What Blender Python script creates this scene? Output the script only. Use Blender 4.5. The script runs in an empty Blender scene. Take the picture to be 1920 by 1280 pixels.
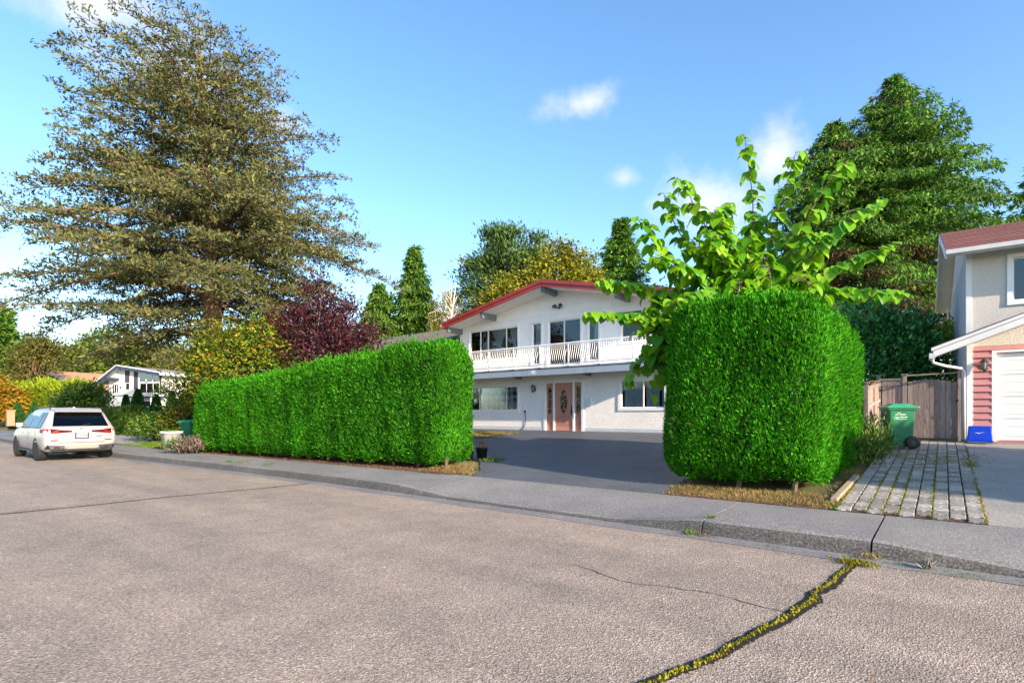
import bpy, bmesh, math, random
import numpy as np
from mathutils import Vector, Matrix
rnd = random.Random(7)
RG = np.random.default_rng(11)
rad = math.radians
S = bpy.context.scene
COL = S.collection
# ------------------------------------------------------------------ camera
cam = bpy.data.cameras.new('camera'); camo = bpy.data.objects.new('camera', cam); COL.objects.link(camo)
cam.sensor_width = 36.0; cam.lens = 36.0*1020/1920; cam.shift_y = (777-640)/1920
cam.clip_end = 3000; cam.clip_start = 0.05
camo.location = (0, 0, 1.5); camo.rotation_euler = (rad(90), 0, rad(38.45))
S.camera = camo
# ------------------------------------------------------------------ sky, sun, exposure
SUN_AZ, SUN_EL = rad(-12), rad(20)          # azimuth measured from +X towards +Y
SKY, SUN, EXPO = 0.15, 4.5, 1.39
S.view_settings.view_transform = 'Standard'; S.view_settings.look = 'None'
S.view_settings.exposure = EXPO; S.view_settings.gamma = 1.0; S.view_settings.use_curve_mapping = False
W = bpy.data.worlds.new('World'); S.world = W; W.use_nodes = True
def build_world():
    nt = W.node_tree; nt.nodes.clear(); N = nt.nodes.new; L = nt.links.new
    out = N('ShaderNodeOutputWorld'); bg = N('ShaderNodeBackground'); sky = N('ShaderNodeTexSky')
    sky.sky_type = 'NISHITA'; sky.sun_disc = False; sky.sun_elevation = SUN_EL
    sky.sun_rotation = rad(90) - SUN_AZ; sky.altitude = 50; sky.air_density = 1.0; sky.dust_density = 0.8; sky.ozone_density = 2.4
    tc = N('ShaderNodeTexCoord')
    nz = N('ShaderNodeTexNoise'); nz.inputs['Scale'].default_value = 9.0; nz.inputs['Detail'].default_value = 7; nz.inputs['Roughness'].default_value = 0.6
    L(tc.outputs['Generated'], nz.inputs['Vector'])
    acc = None
    def m(op, a, b, c=None):
        n = N('ShaderNodeMath'); n.operation = op
        for i, v in enumerate((a, b, c)):
            if v is None: continue
            if isinstance(v, (int, float)): n.inputs[i].default_value = v
            else: L(v, n.inputs[i])
        return n.outputs[0]
    # fair-weather clouds all round the sky: (azimuth from +Y towards -X in degrees, elevation, half width, half height, strength)
    clouds = [(75, 31, 9, 4.6, .95), (72, 28, 8, 2.2, .8), (62.5, 26.5, 4, 2, .9), (31.5, 29.5, 3.9, 1.9, 1.0), (18, 20, 7, 4.4, 1.0), (27, 23, 2.6, 1.3, .7), (13, 23, 4, 4, .9),
              (43.5, 15.5, 1.7, 1.2, .7), (44.5, 10.5, 5, 2.6, .9), (55, 7.5, 9, 2.6, .45), (84, 8, 9, 3.0, .3), (110, 24, 12, 5, .9), (140, 15, 9, 3, .8), (175, 28, 12, 5, .9),
              (205, 12, 10, 3, .7), (240, 30, 11, 4.5, .9), (275, 18, 9, 3, .8), (310, 26, 10, 4, .9), (340, 14, 8, 3, .7), (-6, 12, 7, 2.5, .6), (120, 48, 14, 6, .8), (300, 50, 14, 6, .8), (30, 55, 12, 5, .8)]
    for az, el, rx, ry, st in clouds:
        a, e = rad(az), rad(el)
        c = (-math.sin(a)*math.cos(e), math.cos(a)*math.cos(e), math.sin(e))
        mp = N('ShaderNodeMapping'); mp.vector_type = 'TEXTURE'
        mp.inputs['Location'].default_value = c; mp.inputs['Rotation'].default_value = (0, 0, a)
        mp.inputs['Scale'].default_value = (rad(rx), rad(rx), rad(ry))
        L(tc.outputs['Generated'], mp.inputs['Vector'])
        ln = N('ShaderNodeVectorMath'); ln.operation = 'LENGTH'; L(mp.outputs[0], ln.inputs[0])
        d = m('SUBTRACT', 1.0, ln.outputs['Value'])
        d = m('MULTIPLY_ADD', m('SUBTRACT', nz.outputs['Fac'], 0.5), 2.4, d)
        mr = N('ShaderNodeMapRange'); mr.interpolation_type = 'SMOOTHSTEP'
        mr.inputs['From Min'].default_value = 0.0; mr.inputs['From Max'].default_value = 1.15; mr.inputs['To Max'].default_value = st
        L(d, mr.inputs['Value'])
        acc = mr.outputs[0] if acc is None else m('MAXIMUM', acc, mr.outputs[0])
    mix = N('ShaderNodeMix'); mix.data_type = 'RGBA'
    L(m('MULTIPLY', acc, 0.8), mix.inputs['Factor'])
    hs = N('ShaderNodeHueSaturation'); hs.inputs['Saturation'].default_value = 1.13; hs.inputs['Value'].default_value = 1.0
    L(sky.outputs['Color'], hs.inputs['Color'])
    L(hs.outputs['Color'], mix.inputs[6]); mix.inputs[7].default_value = CLOUD
    L(mix.outputs[2], bg.inputs['Color']); bg.inputs['Strength'].default_value = SKY
    L(bg.outputs[0], out.inputs['Surface'])
CLOUD = (3.3, 3.15, 3.2, 1)
build_world()
sl = bpy.data.lights.new('sun', 'SUN'); sl.energy = SUN; sl.angle = rad(0.6); sl.color = (1.0, 0.80, 0.60)
so = bpy.data.objects.new('sun', sl); COL.objects.link(so)
sd = Vector((math.cos(SUN_AZ)*math.cos(SUN_EL), math.sin(SUN_AZ)*math.cos(SUN_EL), math.sin(SUN_EL)))
so.rotation_euler = sd.to_track_quat('Z', 'Y').to_euler(); so.location = sd*60
# ------------------------------------------------------------------ materials
MAT = {}
def nodes_of(name):
    m = bpy.data.materials.new(name); m.use_nodes = True; nt = m.node_tree
    MAT[name] = m
    return m, nt, nt.nodes['Principled BSDF'], nt.nodes.new, nt.links.new
def ramp(N, L, src, stops):
    r = N('ShaderNodeValToRGB'); e = r.color_ramp.elements
    while len(e) < len(stops): e.new(0.5)
    for i, (p, c) in enumerate(stops): e[i].position = p; e[i].color = (*c, 1)
    L(src, r.inputs['Fac']); return r.outputs['Color']
def noise(N, L, scale, detail=4, rough=.55, vec=None, dist=0):
    n = N('ShaderNodeTexNoise'); n.inputs['Scale'].default_value = scale; n.inputs['Detail'].default_value = detail
    n.inputs['Roughness'].default_value = rough; n.inputs['Distortion'].default_value = dist
    if vec is not None: L(vec, n.inputs['Vector'])
    return n.outputs['Fac']
def mixc(N, L, fac, a, b, mode='MIX'):
    x = N('ShaderNodeMix'); x.data_type = 'RGBA'; x.blend_type = mode
    for s, v in ((x.inputs['Factor'], fac), (x.inputs[6], a), (x.inputs[7], b)):
        if isinstance(v, (int, float)): s.default_value = v
        elif isinstance(v, tuple): s.default_value = (*v, 1)
        else: L(v, s)
    return x.outputs[2]
def bump(N, L, b, h, strength=.3, dist=.01):
    n = N('ShaderNodeBump'); n.inputs['Strength'].default_value = strength; n.inputs['Distance'].default_value = dist
    L(h, n.inputs['Height']); L(n.outputs[0], b.inputs['Normal'])
def objc(N):
    return N('ShaderNodeTexCoord').outputs['Object']
def wpos(N):
    return N('ShaderNodeNewGeometry').outputs['Position']
def plain(name, col, rough=.6, var=.12, scale=6, metal=0, spec=.4, bmp=0, bscale=80):
    m, nt, b, N, L = nodes_of(name)
    v = wpos(N); f = noise(N, L, scale, 5, .6, v)
    lo = tuple(c*(1-var) for c in col); hi = tuple(min(1, c*(1+var)) for c in col)
    L(ramp(N, L, f, [(.3, lo), (.7, hi)]), b.inputs['Base Color'])
    b.inputs['Roughness'].default_value = rough; b.inputs['Metallic'].default_value = metal; b.inputs['Specular IOR Level'].default_value = spec
    if bmp: bump(N, L, b, noise(N, L, bscale, 4, .6, v), bmp, .008)
    return m
def leafmat(name, cols, rough=.55, trans=.3, spec=.25, clump=2.0, cl=.25):
    """foliage: per-leaf random tint (island) with clump-wise age variation of the leaf colour"""
    m, nt, b, N, L = nodes_of(name)
    g = N('ShaderNodeNewGeometry')
    n = len(cols)
    c = ramp(N, L, g.outputs['Random Per Island'], [((i+.0)/(n-1), cols[i]) for i in range(n)])
    f = noise(N, L, clump, 3, .5, g.outputs['Position'])
    k = N('ShaderNodeMapRange'); k.inputs['From Min'].default_value = .3; k.inputs['From Max'].default_value = .7
    k.inputs['To Min'].default_value = 1-cl; k.inputs['To Max'].default_value = 1+cl; L(f, k.inputs['Value'])
    h = N('ShaderNodeHueSaturation'); L(c, h.inputs['Color']); L(k.outputs[0], h.inputs['Value'])
    L(h.outputs[0], b.inputs['Base Color']); b.inputs['Roughness'].default_value = rough; b.inputs['Specular IOR Level'].default_value = spec
    t = N('ShaderNodeBsdfTranslucent'); L(h.outputs[0], t.inputs['Color'])
    mx = N('ShaderNodeMixShader'); mx.inputs['Fac'].default_value = trans
    L(b.outputs[0], mx.inputs[1]); L(t.outputs[0], mx.inputs[2]); L(mx.outputs[0], nt.nodes['Material Output'].inputs['Surface'])
    return m
def barkmat(name, a, b_, scale=8):
    m, nt, b, N, L = nodes_of(name)
    v = objc(N); mp = N('ShaderNodeMapping'); mp.inputs['Scale'].default_value = (3, 3, .6); L(v, mp.inputs['Vector'])
    f = noise(N, L, scale, 5, .65, mp.outputs[0], .6)
    L(ramp(N, L, f, [(.3, a), (.7, b_)]), b.inputs['Base Color']); b.inputs['Roughness'].default_value = .9
    bump(N, L, b, f, .6, .03); return m
# ------------------------------------------------------------------ scene helpers
def tag(o, label=None, cat=None, group=None, kind=None):
    if label: o['label'] = label
    if cat: o['category'] = cat
    if group: o['group'] = group
    if kind: o['kind'] = kind
    return o
def empty(name, loc=(0, 0, 0), rz=0.0):
    o = bpy.data.objects.new(name, None); COL.objects.link(o); o.location = loc; o.rotation_euler = (0, 0, rz)
    o.empty_display_size = .3; return o
def link(name, me, mat=None, parent=None, loc=None, rot=None, sc=None):
    o = bpy.data.objects.new(name, me); COL.objects.link(o)
    if mat is not None and not me.materials: me.materials.append(MAT[mat] if isinstance(mat, str) else mat)
    if parent is not None: o.parent = parent
    if loc is not None: o.location = loc
    if rot is not None: o.rotation_euler = rot
    if sc is not None: o.scale = sc
    return o
class MB:
    """collects faces and links them as one mesh object"""
    def __init__(self): self.v = []; self.f = []
    def poly(self, pts):
        n = len(self.v); self.v += [tuple(p) for p in pts]; self.f.append(tuple(range(n, n+len(pts)))); return self
    def box(self, a, b, M=None):
        x0, y0, z0 = a; x1, y1, z1 = b
        p = [(x0, y0, z0), (x1, y0, z0), (x1, y1, z0), (x0, y1, z0), (x0, y0, z1), (x1, y0, z1), (x1, y1, z1), (x0, y1, z1)]
        return self.hexa(p, M)
    def hexa(self, p, M=None):
        n = len(self.v)
        if M is not None: p = [tuple(M @ Vector(q)) for q in p]
        self.v += [tuple(q) for q in p]
        for f in ((0, 3, 2, 1), (4, 5, 6, 7), (0, 1, 5, 4), (1, 2, 6, 5), (2, 3, 7, 6), (3, 0, 4, 7)): self.f.append(tuple(i+n for i in f))
        return self
    def prism(self, pts, ax, a, b):
        """extrude a polygon given in the two other axes from a to b along axis ax"""
        def put(p, t):
            q = list(p); q.insert(ax, t); return tuple(q)
        n = len(self.v); k = len(pts)
        self.v += [put(p, a) for p in pts] + [put(p, b) for p in pts]
        self.f.append(tuple(n+i for i in range(k))[::-1]); self.f.append(tuple(n+k+i for i in range(k)))
        for i in range(k): self.f.append((n+i, n+(i+1) % k, n+k+(i+1) % k, n+k+i))
        return self
    def tube(self, pts, r, seg=6, caps=True):
        pts = [Vector(p) for p in pts]; n = len(self.v); m = len(pts)
        rr = r if isinstance(r, (list, tuple)) else [r]*m
        up = None
        for i, p in enumerate(pts):
            d = (pts[min(i+1, m-1)] - pts[max(i-1, 0)]).normalized()
            if up is None: up = d.orthogonal().normalized()
            u = (up - d*up.dot(d))
            u = u.normalized() if u.length > 1e-5 else d.orthogonal().normalized()
            up = u; w = d.cross(u)
            for k in range(seg):
                a = 2*math.pi*k/seg; q = p + (u*math.cos(a) + w*math.sin(a))*rr[i]; self.v.append(tuple(q))
        for i in range(m-1):
            for k in range(seg):
                a = n+i*seg+k; b = n+i*seg+(k+1) % seg; self.f.append((a, b, b+seg, a+seg))
        if caps:
            self.f.append(tuple(n+k for k in range(seg))[::-1]); self.f.append(tuple(n+(m-1)*seg+k for k in range(seg)))
        return self
    def lathe(self, prof, seg=20, c=(0, 0, 0)):
        n = len(self.v); m = len(prof)
        for r, z in prof:
            for k in range(seg):
                a = 2*math.pi*k/seg; self.v.append((c[0]+r*math.cos(a), c[1]+r*math.sin(a), c[2]+z))
        for i in range(m-1):
            for k in range(seg):
                a = n+i*seg+k; b = n+i*seg+(k+1) % seg; self.f.append((a, b, b+seg, a+seg))
        self.f.append(tuple(n+k for k in range(seg))[::-1]); self.f.append(tuple(n+(m-1)*seg+k for k in range(seg)))
        return self
    def mesh(self, name, mat=None, smooth=False, bevel=0):
        me = bpy.data.meshes.new(name); me.from_pydata(self.v, [], self.f); me.update()
        if bevel:
            bm = bmesh.new(); bm.from_mesh(me); bmesh.ops.remove_doubles(bm, verts=bm.verts, dist=1e-5)
            bmesh.ops.bevel(bm, geom=[e for e in bm.edges if len(e.link_faces) == 2 and e.calc_face_angle(0) > .5], offset=bevel, segments=2, affect='EDGES', profile=.6)
            bm.to_mesh(me); bm.free()
        if smooth: me.polygons.foreach_set('use_smooth', [True]*len(me.polygons))
        if mat: me.materials.append(MAT[mat])
        return me
    def build(self, name, mat, parent=None, smooth=False, bevel=0, loc=None, rot=None):
        return link(name, self.mesh(name, mat, smooth, bevel), None, parent, loc, rot)
def npmesh(name, V, F, mat=None, smooth=False):
    me = bpy.data.meshes.new(name); V = np.asarray(V, np.float32); F = np.asarray(F, np.int32)
    k = F.shape[1]; me.vertices.add(len(V)); me.vertices.foreach_set('co', V.ravel())
    me.loops.add(F.size); me.loops.foreach_set('vertex_index', F.ravel())
    me.polygons.add(len(F)); me.polygons.foreach_set('loop_start', np.arange(0, F.size, k, dtype=np.int32)); me.polygons.foreach_set('loop_total', np.full(len(F), k, np.int32))
    if smooth: me.polygons.foreach_set('use_smooth', np.ones(len(F), bool))
    me.update(calc_edges=True)
    if mat: me.materials.append(MAT[mat])
    return me
def unit(a): return a/np.maximum(np.linalg.norm(a, axis=-1, keepdims=True), 1e-6)
def leaves(P, D, Nn, L, Wd, fold=.25, mid=.45):
    """folded kite leaves: arrays of base, direction, normal, length, width -> verts, tris"""
    P = np.asarray(P); n = len(P); D = unit(D); B = unit(np.cross(D, Nn)); Nn = np.cross(B, D)
    L = np.broadcast_to(np.asarray(L, float), (n,))[:, None]; Wd = np.broadcast_to(np.asarray(Wd, float), (n,))[:, None]
    m = P + D*L*mid + Nn*Wd*fold
    V = np.stack([P, m+B*Wd*.5, P+D*L, m-B*Wd*.5], 1).reshape(-1, 3)
    i = np.arange(n)[:, None]*4
    F = np.concatenate([i+np.array([[0, 1, 2]]), i+np.array([[0, 2, 3]])], 1).reshape(-1, 3)
    return V, F
def rdir(n, g=RG): return unit(g.normal(size=(n, 3)))
def wob(P, seed=0, f=1.0):
    """cheap smooth noise in about [-1, 1]"""
    r = np.random.default_rng(seed); s = np.zeros(len(P))
    for k in range(6):
        w = r.normal(size=3)*f*(1+.5*k); s += np.sin(P @ w + r.uniform(0, 6.28))/(1+.35*k)
    return s/2.6
# ------------------------------------------------------------------ surface materials
def road_mat():
    m, nt, b, N, L = nodes_of('asphalt_road'); v = wpos(N)
    vo = N('ShaderNodeTexVoronoi'); vo.inputs['Scale'].default_value = 85; L(v, vo.inputs['Vector'])
    sp = N('ShaderNodeSeparateColor'); L(vo.outputs['Color'], sp.inputs[0])
    f1 = noise(N, L, 30, 4, .75, v); f2 = noise(N, L, .35, 5, .6, v); f3 = noise(N, L, 2.2, 4, .6, v)
    peb = ramp(N, L, sp.outputs[0], [(0, (.19, .165, .14)), (.35, (.28, .24, .203)), (.7, (.345, .298, .25)), (.93, (.41, .355, .302)), (1, (.54, .485, .425))])
    grit = ramp(N, L, f1, [(.3, (.72, .72, .72)), (.7, (1.2, 1.18, 1.16))])
    c = mixc(N, L, 1.0, peb, grit, 'MULTIPLY')
    c = mixc(N, L, 1.0, c, ramp(N, L, f2, [(.3, (.88, .87, .89)), (.7, (1.10, 1.07, 1.03))]), 'MULTIPLY')
    c = mixc(N, L, 1.0, c, ramp(N, L, f3, [(.32, (.86, .86, .87)), (.6, (1.05, 1.04, 1.03))]), 'MULTIPLY')
    # worn wheel paths run along the street; oil drips and old damp stains are darker blots
    st = N('ShaderNodeMapping'); st.inputs['Scale'].default_value = (.06, 1.1, 1); L(v, st.inputs['Vector']); f4 = noise(N, L, 1.0, 3, .5, st.outputs[0])
    c = mixc(N, L, 1.0, c, ramp(N, L, f4, [(.38, (.88, .88, .885)), (.58, (1.05, 1.04, 1.03))]), 'MULTIPLY')
    f5 = noise(N, L, .9, 3, .5, v, .8); k5 = N('ShaderNodeMapRange'); k5.inputs['From Min'].default_value = .67; k5.inputs['From Max'].default_value = .74; k5.inputs['To Max'].default_value = .28; L(f5, k5.inputs['Value'])
    c = mixc(N, L, k5.outputs[0], c, (.09, .085, .08))
    L(c, b.inputs['Base Color']); b.inputs['Roughness'].default_value = .85; b.inputs['Specular IOR Level'].default_value = .25
    bump(N, L, b, vo.outputs['Distance'], .6, .01)
road_mat()
def speckle(name, a, b_, c_, scale=70, big=.6, bs=.6, rough=.9):
    m, nt, b, N, L = nodes_of(name); v = wpos(N)
    f1 = noise(N, L, scale, 3, .7, v); f2 = noise(N, L, big, 5, .6, v)
    base = ramp(N, L, f1, [(.3, a), (.5, b_), (.7, c_)])
    tint = ramp(N, L, f2, [(.3, (.78, .78, .80)), (.7, (1.12, 1.1, 1.08))])
    L(mixc(N, L, 1, base, tint, 'MULTIPLY'), b.inputs['Base Color']); b.inputs['Roughness'].default_value = rough; b.inputs['Specular IOR Level'].default_value = .25
    bump(N, L, b, f1, bs, .01); return m
speckle('concrete_walk', (.08, .082, .083), (.19, .192, .193), (.36, .36, .355), 55, .8)
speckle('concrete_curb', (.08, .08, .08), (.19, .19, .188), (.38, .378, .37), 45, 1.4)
speckle('curb_face', (.035, .035, .034), (.085, .084, .08), (.19, .188, .18), 45, 1.4)  # curb front: grime, and its shade put into the darker colour too
speckle('concrete_gutter', (.09, .09, .09), (.19, .19, .2), (.32, .32, .32), 60, 1.4)
speckle('concrete_drive', (.14, .14, .135), (.28, .275, .265), (.44, .435, .42), 50, .9)
speckle('drive_asphalt', (.045, .052, .062), (.085, .096, .112), (.18, .195, .21), 32, .9, .4, .55)
speckle('paver_stone', (.16, .152, .14), (.30, .288, .27), (.43, .415, .395), 35, 2.2)
speckle('tar', (.012, .011, .011), (.022, .02, .02), (.04, .038, .036), 30, 2, .3, .6)
speckle('soil', (.03, .018, .011), (.085, .05, .03), (.17, .10, .06), 30, 1.5)
speckle('bark_mulch', (.05, .024, .013), (.15, .075, .042), (.28, .16, .09), 45, 2)
def lawn():
    m, nt, b, N, L = nodes_of('lawn_soil'); v = wpos(N)
    f = noise(N, L, 22, 4, .7, v); g = noise(N, L, .5, 4, .6, v)
    c = mixc(N, L, f, (.045, .075, .016), (.115, .145, .035)); d = mixc(N, L, f, (.11, .095, .03), (.21, .165, .06))
    mr = N('ShaderNodeMapRange'); mr.inputs['From Min'].default_value = .45; mr.inputs['From Max'].default_value = .65; L(g, mr.inputs['Value'])
    L(mixc(N, L, mr.outputs[0], c, d), b.inputs['Base Color']); b.inputs['Roughness'].default_value = .95; bump(N, L, b, f, .8, .04)
lawn()
def stucco(name, col, sc=38, st=.9):
    m, nt, b, N, L = nodes_of(name); v = wpos(N)
    f = noise(N, L, sc, 4, .65, v); g = noise(N, L, .9, 5, .6, v)
    c = ramp(N, L, f, [(.32, tuple(x*.80 for x in col)), (.55, col)])
    L(mixc(N, L, 1, c, ramp(N, L, g, [(.3, (.93, .93, .94)), (.7, (1.03, 1.02, 1.0))]), 'MULTIPLY'), b.inputs['Base Color'])
    b.inputs['Roughness'].default_value = .9; bump(N, L, b, f, st, .02)
stucco('white_stucco', (.87, .855, .83), 26); stucco('beige_stucco', (.62, .595, .56), 45, .7); stucco('cream_stucco', (.70, .67, .60))
plain('white_paint', (.80, .795, .785), .45, .04, 3); plain('white_board', (.86, .85, .83), .6, .05, 2)
plain('offwhite_trim', (.70, .71, .72), .5, .06, 3); plain('gray_blue_paint', (.27, .34, .42), .55, .1, 3); plain('pale_blue_band', (.52, .58, .64), .7, .08, 4)
plain('dark_gray', (.045, .05, .055), .5, .15, 5); plain('beam_gray', (.13, .16, .18), .6, .15, 5); plain('soffit', (.62, .62, .60), .7, .05, 2)
plain('red_metal', (.25, .034, .032), .42, .22, 1.2, 0, .5); plain('salmon_door', (.47, .225, .17), .5, .08, 5); plain('salmon_groove', (.38, .125, .085), .6, .08, 5)
plain('pink_siding', (.50, .22, .22), .6, .10, 2.5); plain('gray_siding', (.43, .47, .51), .65, .10, 3)
plain('black_metal', (.012, .012, .013), .35, .1, 5, 0, .5); plain('rail_white', (.82, .82, .82), .35, .03, 4); plain('fixture', (.05, .05, .05), .4, .2, 8)
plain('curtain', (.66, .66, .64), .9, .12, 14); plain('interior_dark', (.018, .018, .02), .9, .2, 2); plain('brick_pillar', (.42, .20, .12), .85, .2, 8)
plain('green_plastic', (.018, .17, .075), .4, .12, 2.5); plain('green_lid', (.03, .26, .15), .38, .1, 3); plain('blue_plastic', (.0, .045, .62), .35, .06, 4); plain('black_plastic', (.015, .015, .016), .5, .2, 6)
plain('print_white', (.72, .82, .78), .6, .05, 8); plain('lamp_glass', (.35, .33, .27), .2, .1, 5); plain('urn_white', (.55, .55, .53), .7, .12, 6); plain('number_pale', (.72, .78, .84), .5, .04, 8); plain('number_dim', (.36, .42, .5), .5, .05, 8)
plain('timber_edge', (.32, .25, .18), .85, .2, 8); plain('plastic_pale', (.62, .66, .68), .4, .05, 5); plain('navy_paint', (.03, .045, .085), .5, .1, 4); plain('charcoal_wall', (.05, .055, .065), .7, .1, 3)
plain('rust_orange', (.55, .22, .08), .8, .2, 4); plain('car_blue', (.12, .30, .55), .25, .05, 3); plain('chimney_cream', (.62, .50, .32), .8, .1, 4); plain('gutter_metal', (.58, .60, .62), .35, .06, 4, 0, .5)
def shingles(name, a, b_, c_, row=.14, wid=.3):
    m, nt, b, N, L = nodes_of(name); v = objc(N)
    br = N('ShaderNodeTexBrick'); br.inputs['Scale'].default_value = 1; br.inputs['Brick Width'].default_value = wid; br.inputs['Row Height'].default_value = row
    br.inputs['Mortar Size'].default_value = .012; br.inputs['Color1'].default_value = (*a, 1); br.inputs['Color2'].default_value = (*b_, 1); br.inputs['Mortar'].default_value = (*[x*.45 for x in a], 1)
    L(v, br.inputs['Vector']); f = noise(N, L, 60, 3, .7, v); g = noise(N, L, .8, 4, .6, v)
    c = mixc(N, L, .5, br.outputs['Color'], ramp(N, L, f, [(.35, a), (.65, c_)]))
    L(mixc(N, L, 1, c, ramp(N, L, g, [(.3, (.85, .85, .87)), (.7, (1.1, 1.08, 1.05))]), 'MULTIPLY'), b.inputs['Base Color']); b.inputs['Roughness'].default_value = .92
    bump(N, L, b, br.outputs['Fac'], .5, .012)
shingles('shingle_brown', (.115, .085, .075), (.175, .135, .12), (.26, .21, .18)); shingles('shingle_red', (.13, .045, .042), (.20, .075, .065), (.27, .12, .105)); shingles('shingle_orange', (.40, .19, .095), (.52, .27, .14), (.6, .34, .2)); shingles('shingle_tan', (.30, .25, .18), (.38, .33, .25), (.45, .40, .3)); shingles('shingle_gray', (.19, .17, .16), (.26, .24, .22), (.32, .3, .28)); shingles('roof_red_felt', (.14, .04, .035), (.2, .06, .05), (.25, .1, .09))
def wood(name, a, b_, c_):
    m, nt, b, N, L = nodes_of(name); v = objc(N)
    oi = N('ShaderNodeObjectInfo'); ad = N('ShaderNodeVectorMath'); ad.operation = 'ADD'; L(v, ad.inputs[0])
    cm = N('ShaderNodeCombineXYZ'); mu = N('ShaderNodeMath'); mu.operation = 'MULTIPLY'; mu.inputs[1].default_value = 37.0; L(oi.outputs['Random'], mu.inputs[0])
    L(mu.outputs[0], cm.inputs[0]); L(mu.outputs[0], cm.inputs[2]); L(cm.outputs[0], ad.inputs[1])
    mp = N('ShaderNodeMapping'); mp.inputs['Scale'].default_value = (9, 9, .55); L(ad.outputs[0], mp.inputs['Vector'])
    f = noise(N, L, 4.5, 6, .68, mp.outputs[0], 1.2); kn = noise(N, L, 3.2, 2, .5, ad.outputs[0], .5)
    c = ramp(N, L, f, [(.28, a), (.5, b_), (.74, c_)])
    k = N('ShaderNodeMapRange'); k.inputs['From Min'].default_value = .66; k.inputs['From Max'].default_value = .74; L(kn, k.inputs['Value'])
    c = mixc(N, L, k.outputs[0], c, tuple(x*.45 for x in a))
    k2 = N('ShaderNodeMapRange'); k2.inputs['To Min'].default_value = .72; k2.inputs['To Max'].default_value = 1.2; L(oi.outputs['Random'], k2.inputs['Value'])
    h = N('ShaderNodeHueSaturation'); L(c, h.inputs['Color']); L(k2.outputs[0], h.inputs['Value'])
    L(h.outputs[0], b.inputs['Base Color']); b.inputs['Roughness'].default_value = .88; bump(N, L, b, f, .5, .01)
wood('weathered_wood', (.12, .098, .092), (.245, .20, .185), (.38, .32, .295)); wood('red_cedar_post', (.20, .10, .06), (.36, .19, .11), (.46, .27, .17))
def glass(name, tint=(.78, .82, .84), refl=.0, rough=.02, gc=(.85, .9, .95)):
    m, nt, b, N, L = nodes_of(name); nt.nodes.remove(b)
    t = N('ShaderNodeBsdfTransparent'); t.inputs['Color'].default_value = (*tint, 1)
    g = N('ShaderNodeBsdfGlossy'); g.inputs['Roughness'].default_value = rough; g.inputs['Color'].default_value = (*gc, 1)
    w = noise(N, L, 1.3, 2, .5, wpos(N)); bp = N('ShaderNodeBump'); bp.inputs['Strength'].default_value = .06; bp.inputs['Distance'].default_value = .05; L(w, bp.inputs['Height']); L(bp.outputs[0], g.inputs['Normal'])
    fr = N('ShaderNodeFresnel'); fr.inputs['IOR'].default_value = 1.5
    ad = N('ShaderNodeMath'); ad.operation = 'ADD'; ad.use_clamp = True; ad.inputs[1].default_value = refl; L(fr.outputs[0], ad.inputs[0])
    x = N('ShaderNodeMixShader'); L(ad.outputs[0], x.inputs[0]); L(t.outputs[0], x.inputs[1]); L(g.outputs[0], x.inputs[2]); L(x.outputs[0], nt.nodes['Material Output'].inputs['Surface'])
glass('window_glass'); glass('tinted_glass', (.07, .075, .08), .0, .03, (.22, .24, .26)); glass('screen_glass', (.30, .33, .36), .05, .15)
def lace():
    m, nt, b, N, L = nodes_of('lace_curtain'); v = objc(N)
    mp = N('ShaderNodeMapping'); mp.inputs['Scale'].default_value = (4.6, 4.6, 4.6); mp.inputs['Rotation'].default_value = (0, rad(45), 0); L(v, mp.inputs['Vector'])
    ck = N('ShaderNodeTexChecker'); ck.inputs['Scale'].default_value = 1; L(mp.outputs[0], ck.inputs['Vector']); f = noise(N, L, 30, 3, .6, v)
    c = mixc(N, L, ck.outputs['Fac'], (.85, .85, .83), (.07, .075, .075)); c = mixc(N, L, .06, c, (.6, .6, .58))
    L(c, b.inputs['Base Color']); b.inputs['Roughness'].default_value = .9
lace()
def stained():
    m, nt, b, N, L = nodes_of('leaded_glass'); v = objc(N)
    vo = N('ShaderNodeTexVoronoi'); vo.inputs['Scale'].default_value = 14; L(v, vo.inputs['Vector'])
    c = ramp(N, L, noise(N, L, 11, 2, .5, v, 1.5), [(.3, (.012, .012, .01)), (.48, (.05, .045, .02)), (.58, (.22, .19, .08)), (.72, (.40, .40, .28))])
    L(c, b.inputs['Base Color']); b.inputs['Roughness'].default_value = .12; bump(N, L, b, vo.outputs['Distance'], .4, .02)
stained()
def carpaint():
    m, nt, b, N, L = nodes_of('car_white'); f = noise(N, L, 2, 2, .5, objc(N))
    L(ramp(N, L, f, [(.3, (.29, .295, .305)), (.7, (.315, .32, .33))]), b.inputs['Base Color']); b.inputs['Roughness'].default_value = .32
    b.inputs['Coat Weight'].default_value = .3; b.inputs['Coat Roughness'].default_value = .06
carpaint()
def paver_tint():
    m = MAT['paver_stone']; nt = m.node_tree; N, L = nt.nodes.new, nt.links.new; b = nt.nodes['Principled BSDF']; src = b.inputs['Base Color'].links[0].from_socket
    oi = N('ShaderNodeObjectInfo'); k = N('ShaderNodeMapRange'); k.inputs['To Min'].default_value = .62; k.inputs['To Max'].default_value = 1.25; L(oi.outputs['Random'], k.inputs['Value'])
    h = N('ShaderNodeHueSaturation'); L(src, h.inputs['Color']); L(k.outputs[0], h.inputs['Value']); L(h.outputs[0], b.inputs['Base Color'])
paver_tint()
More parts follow.
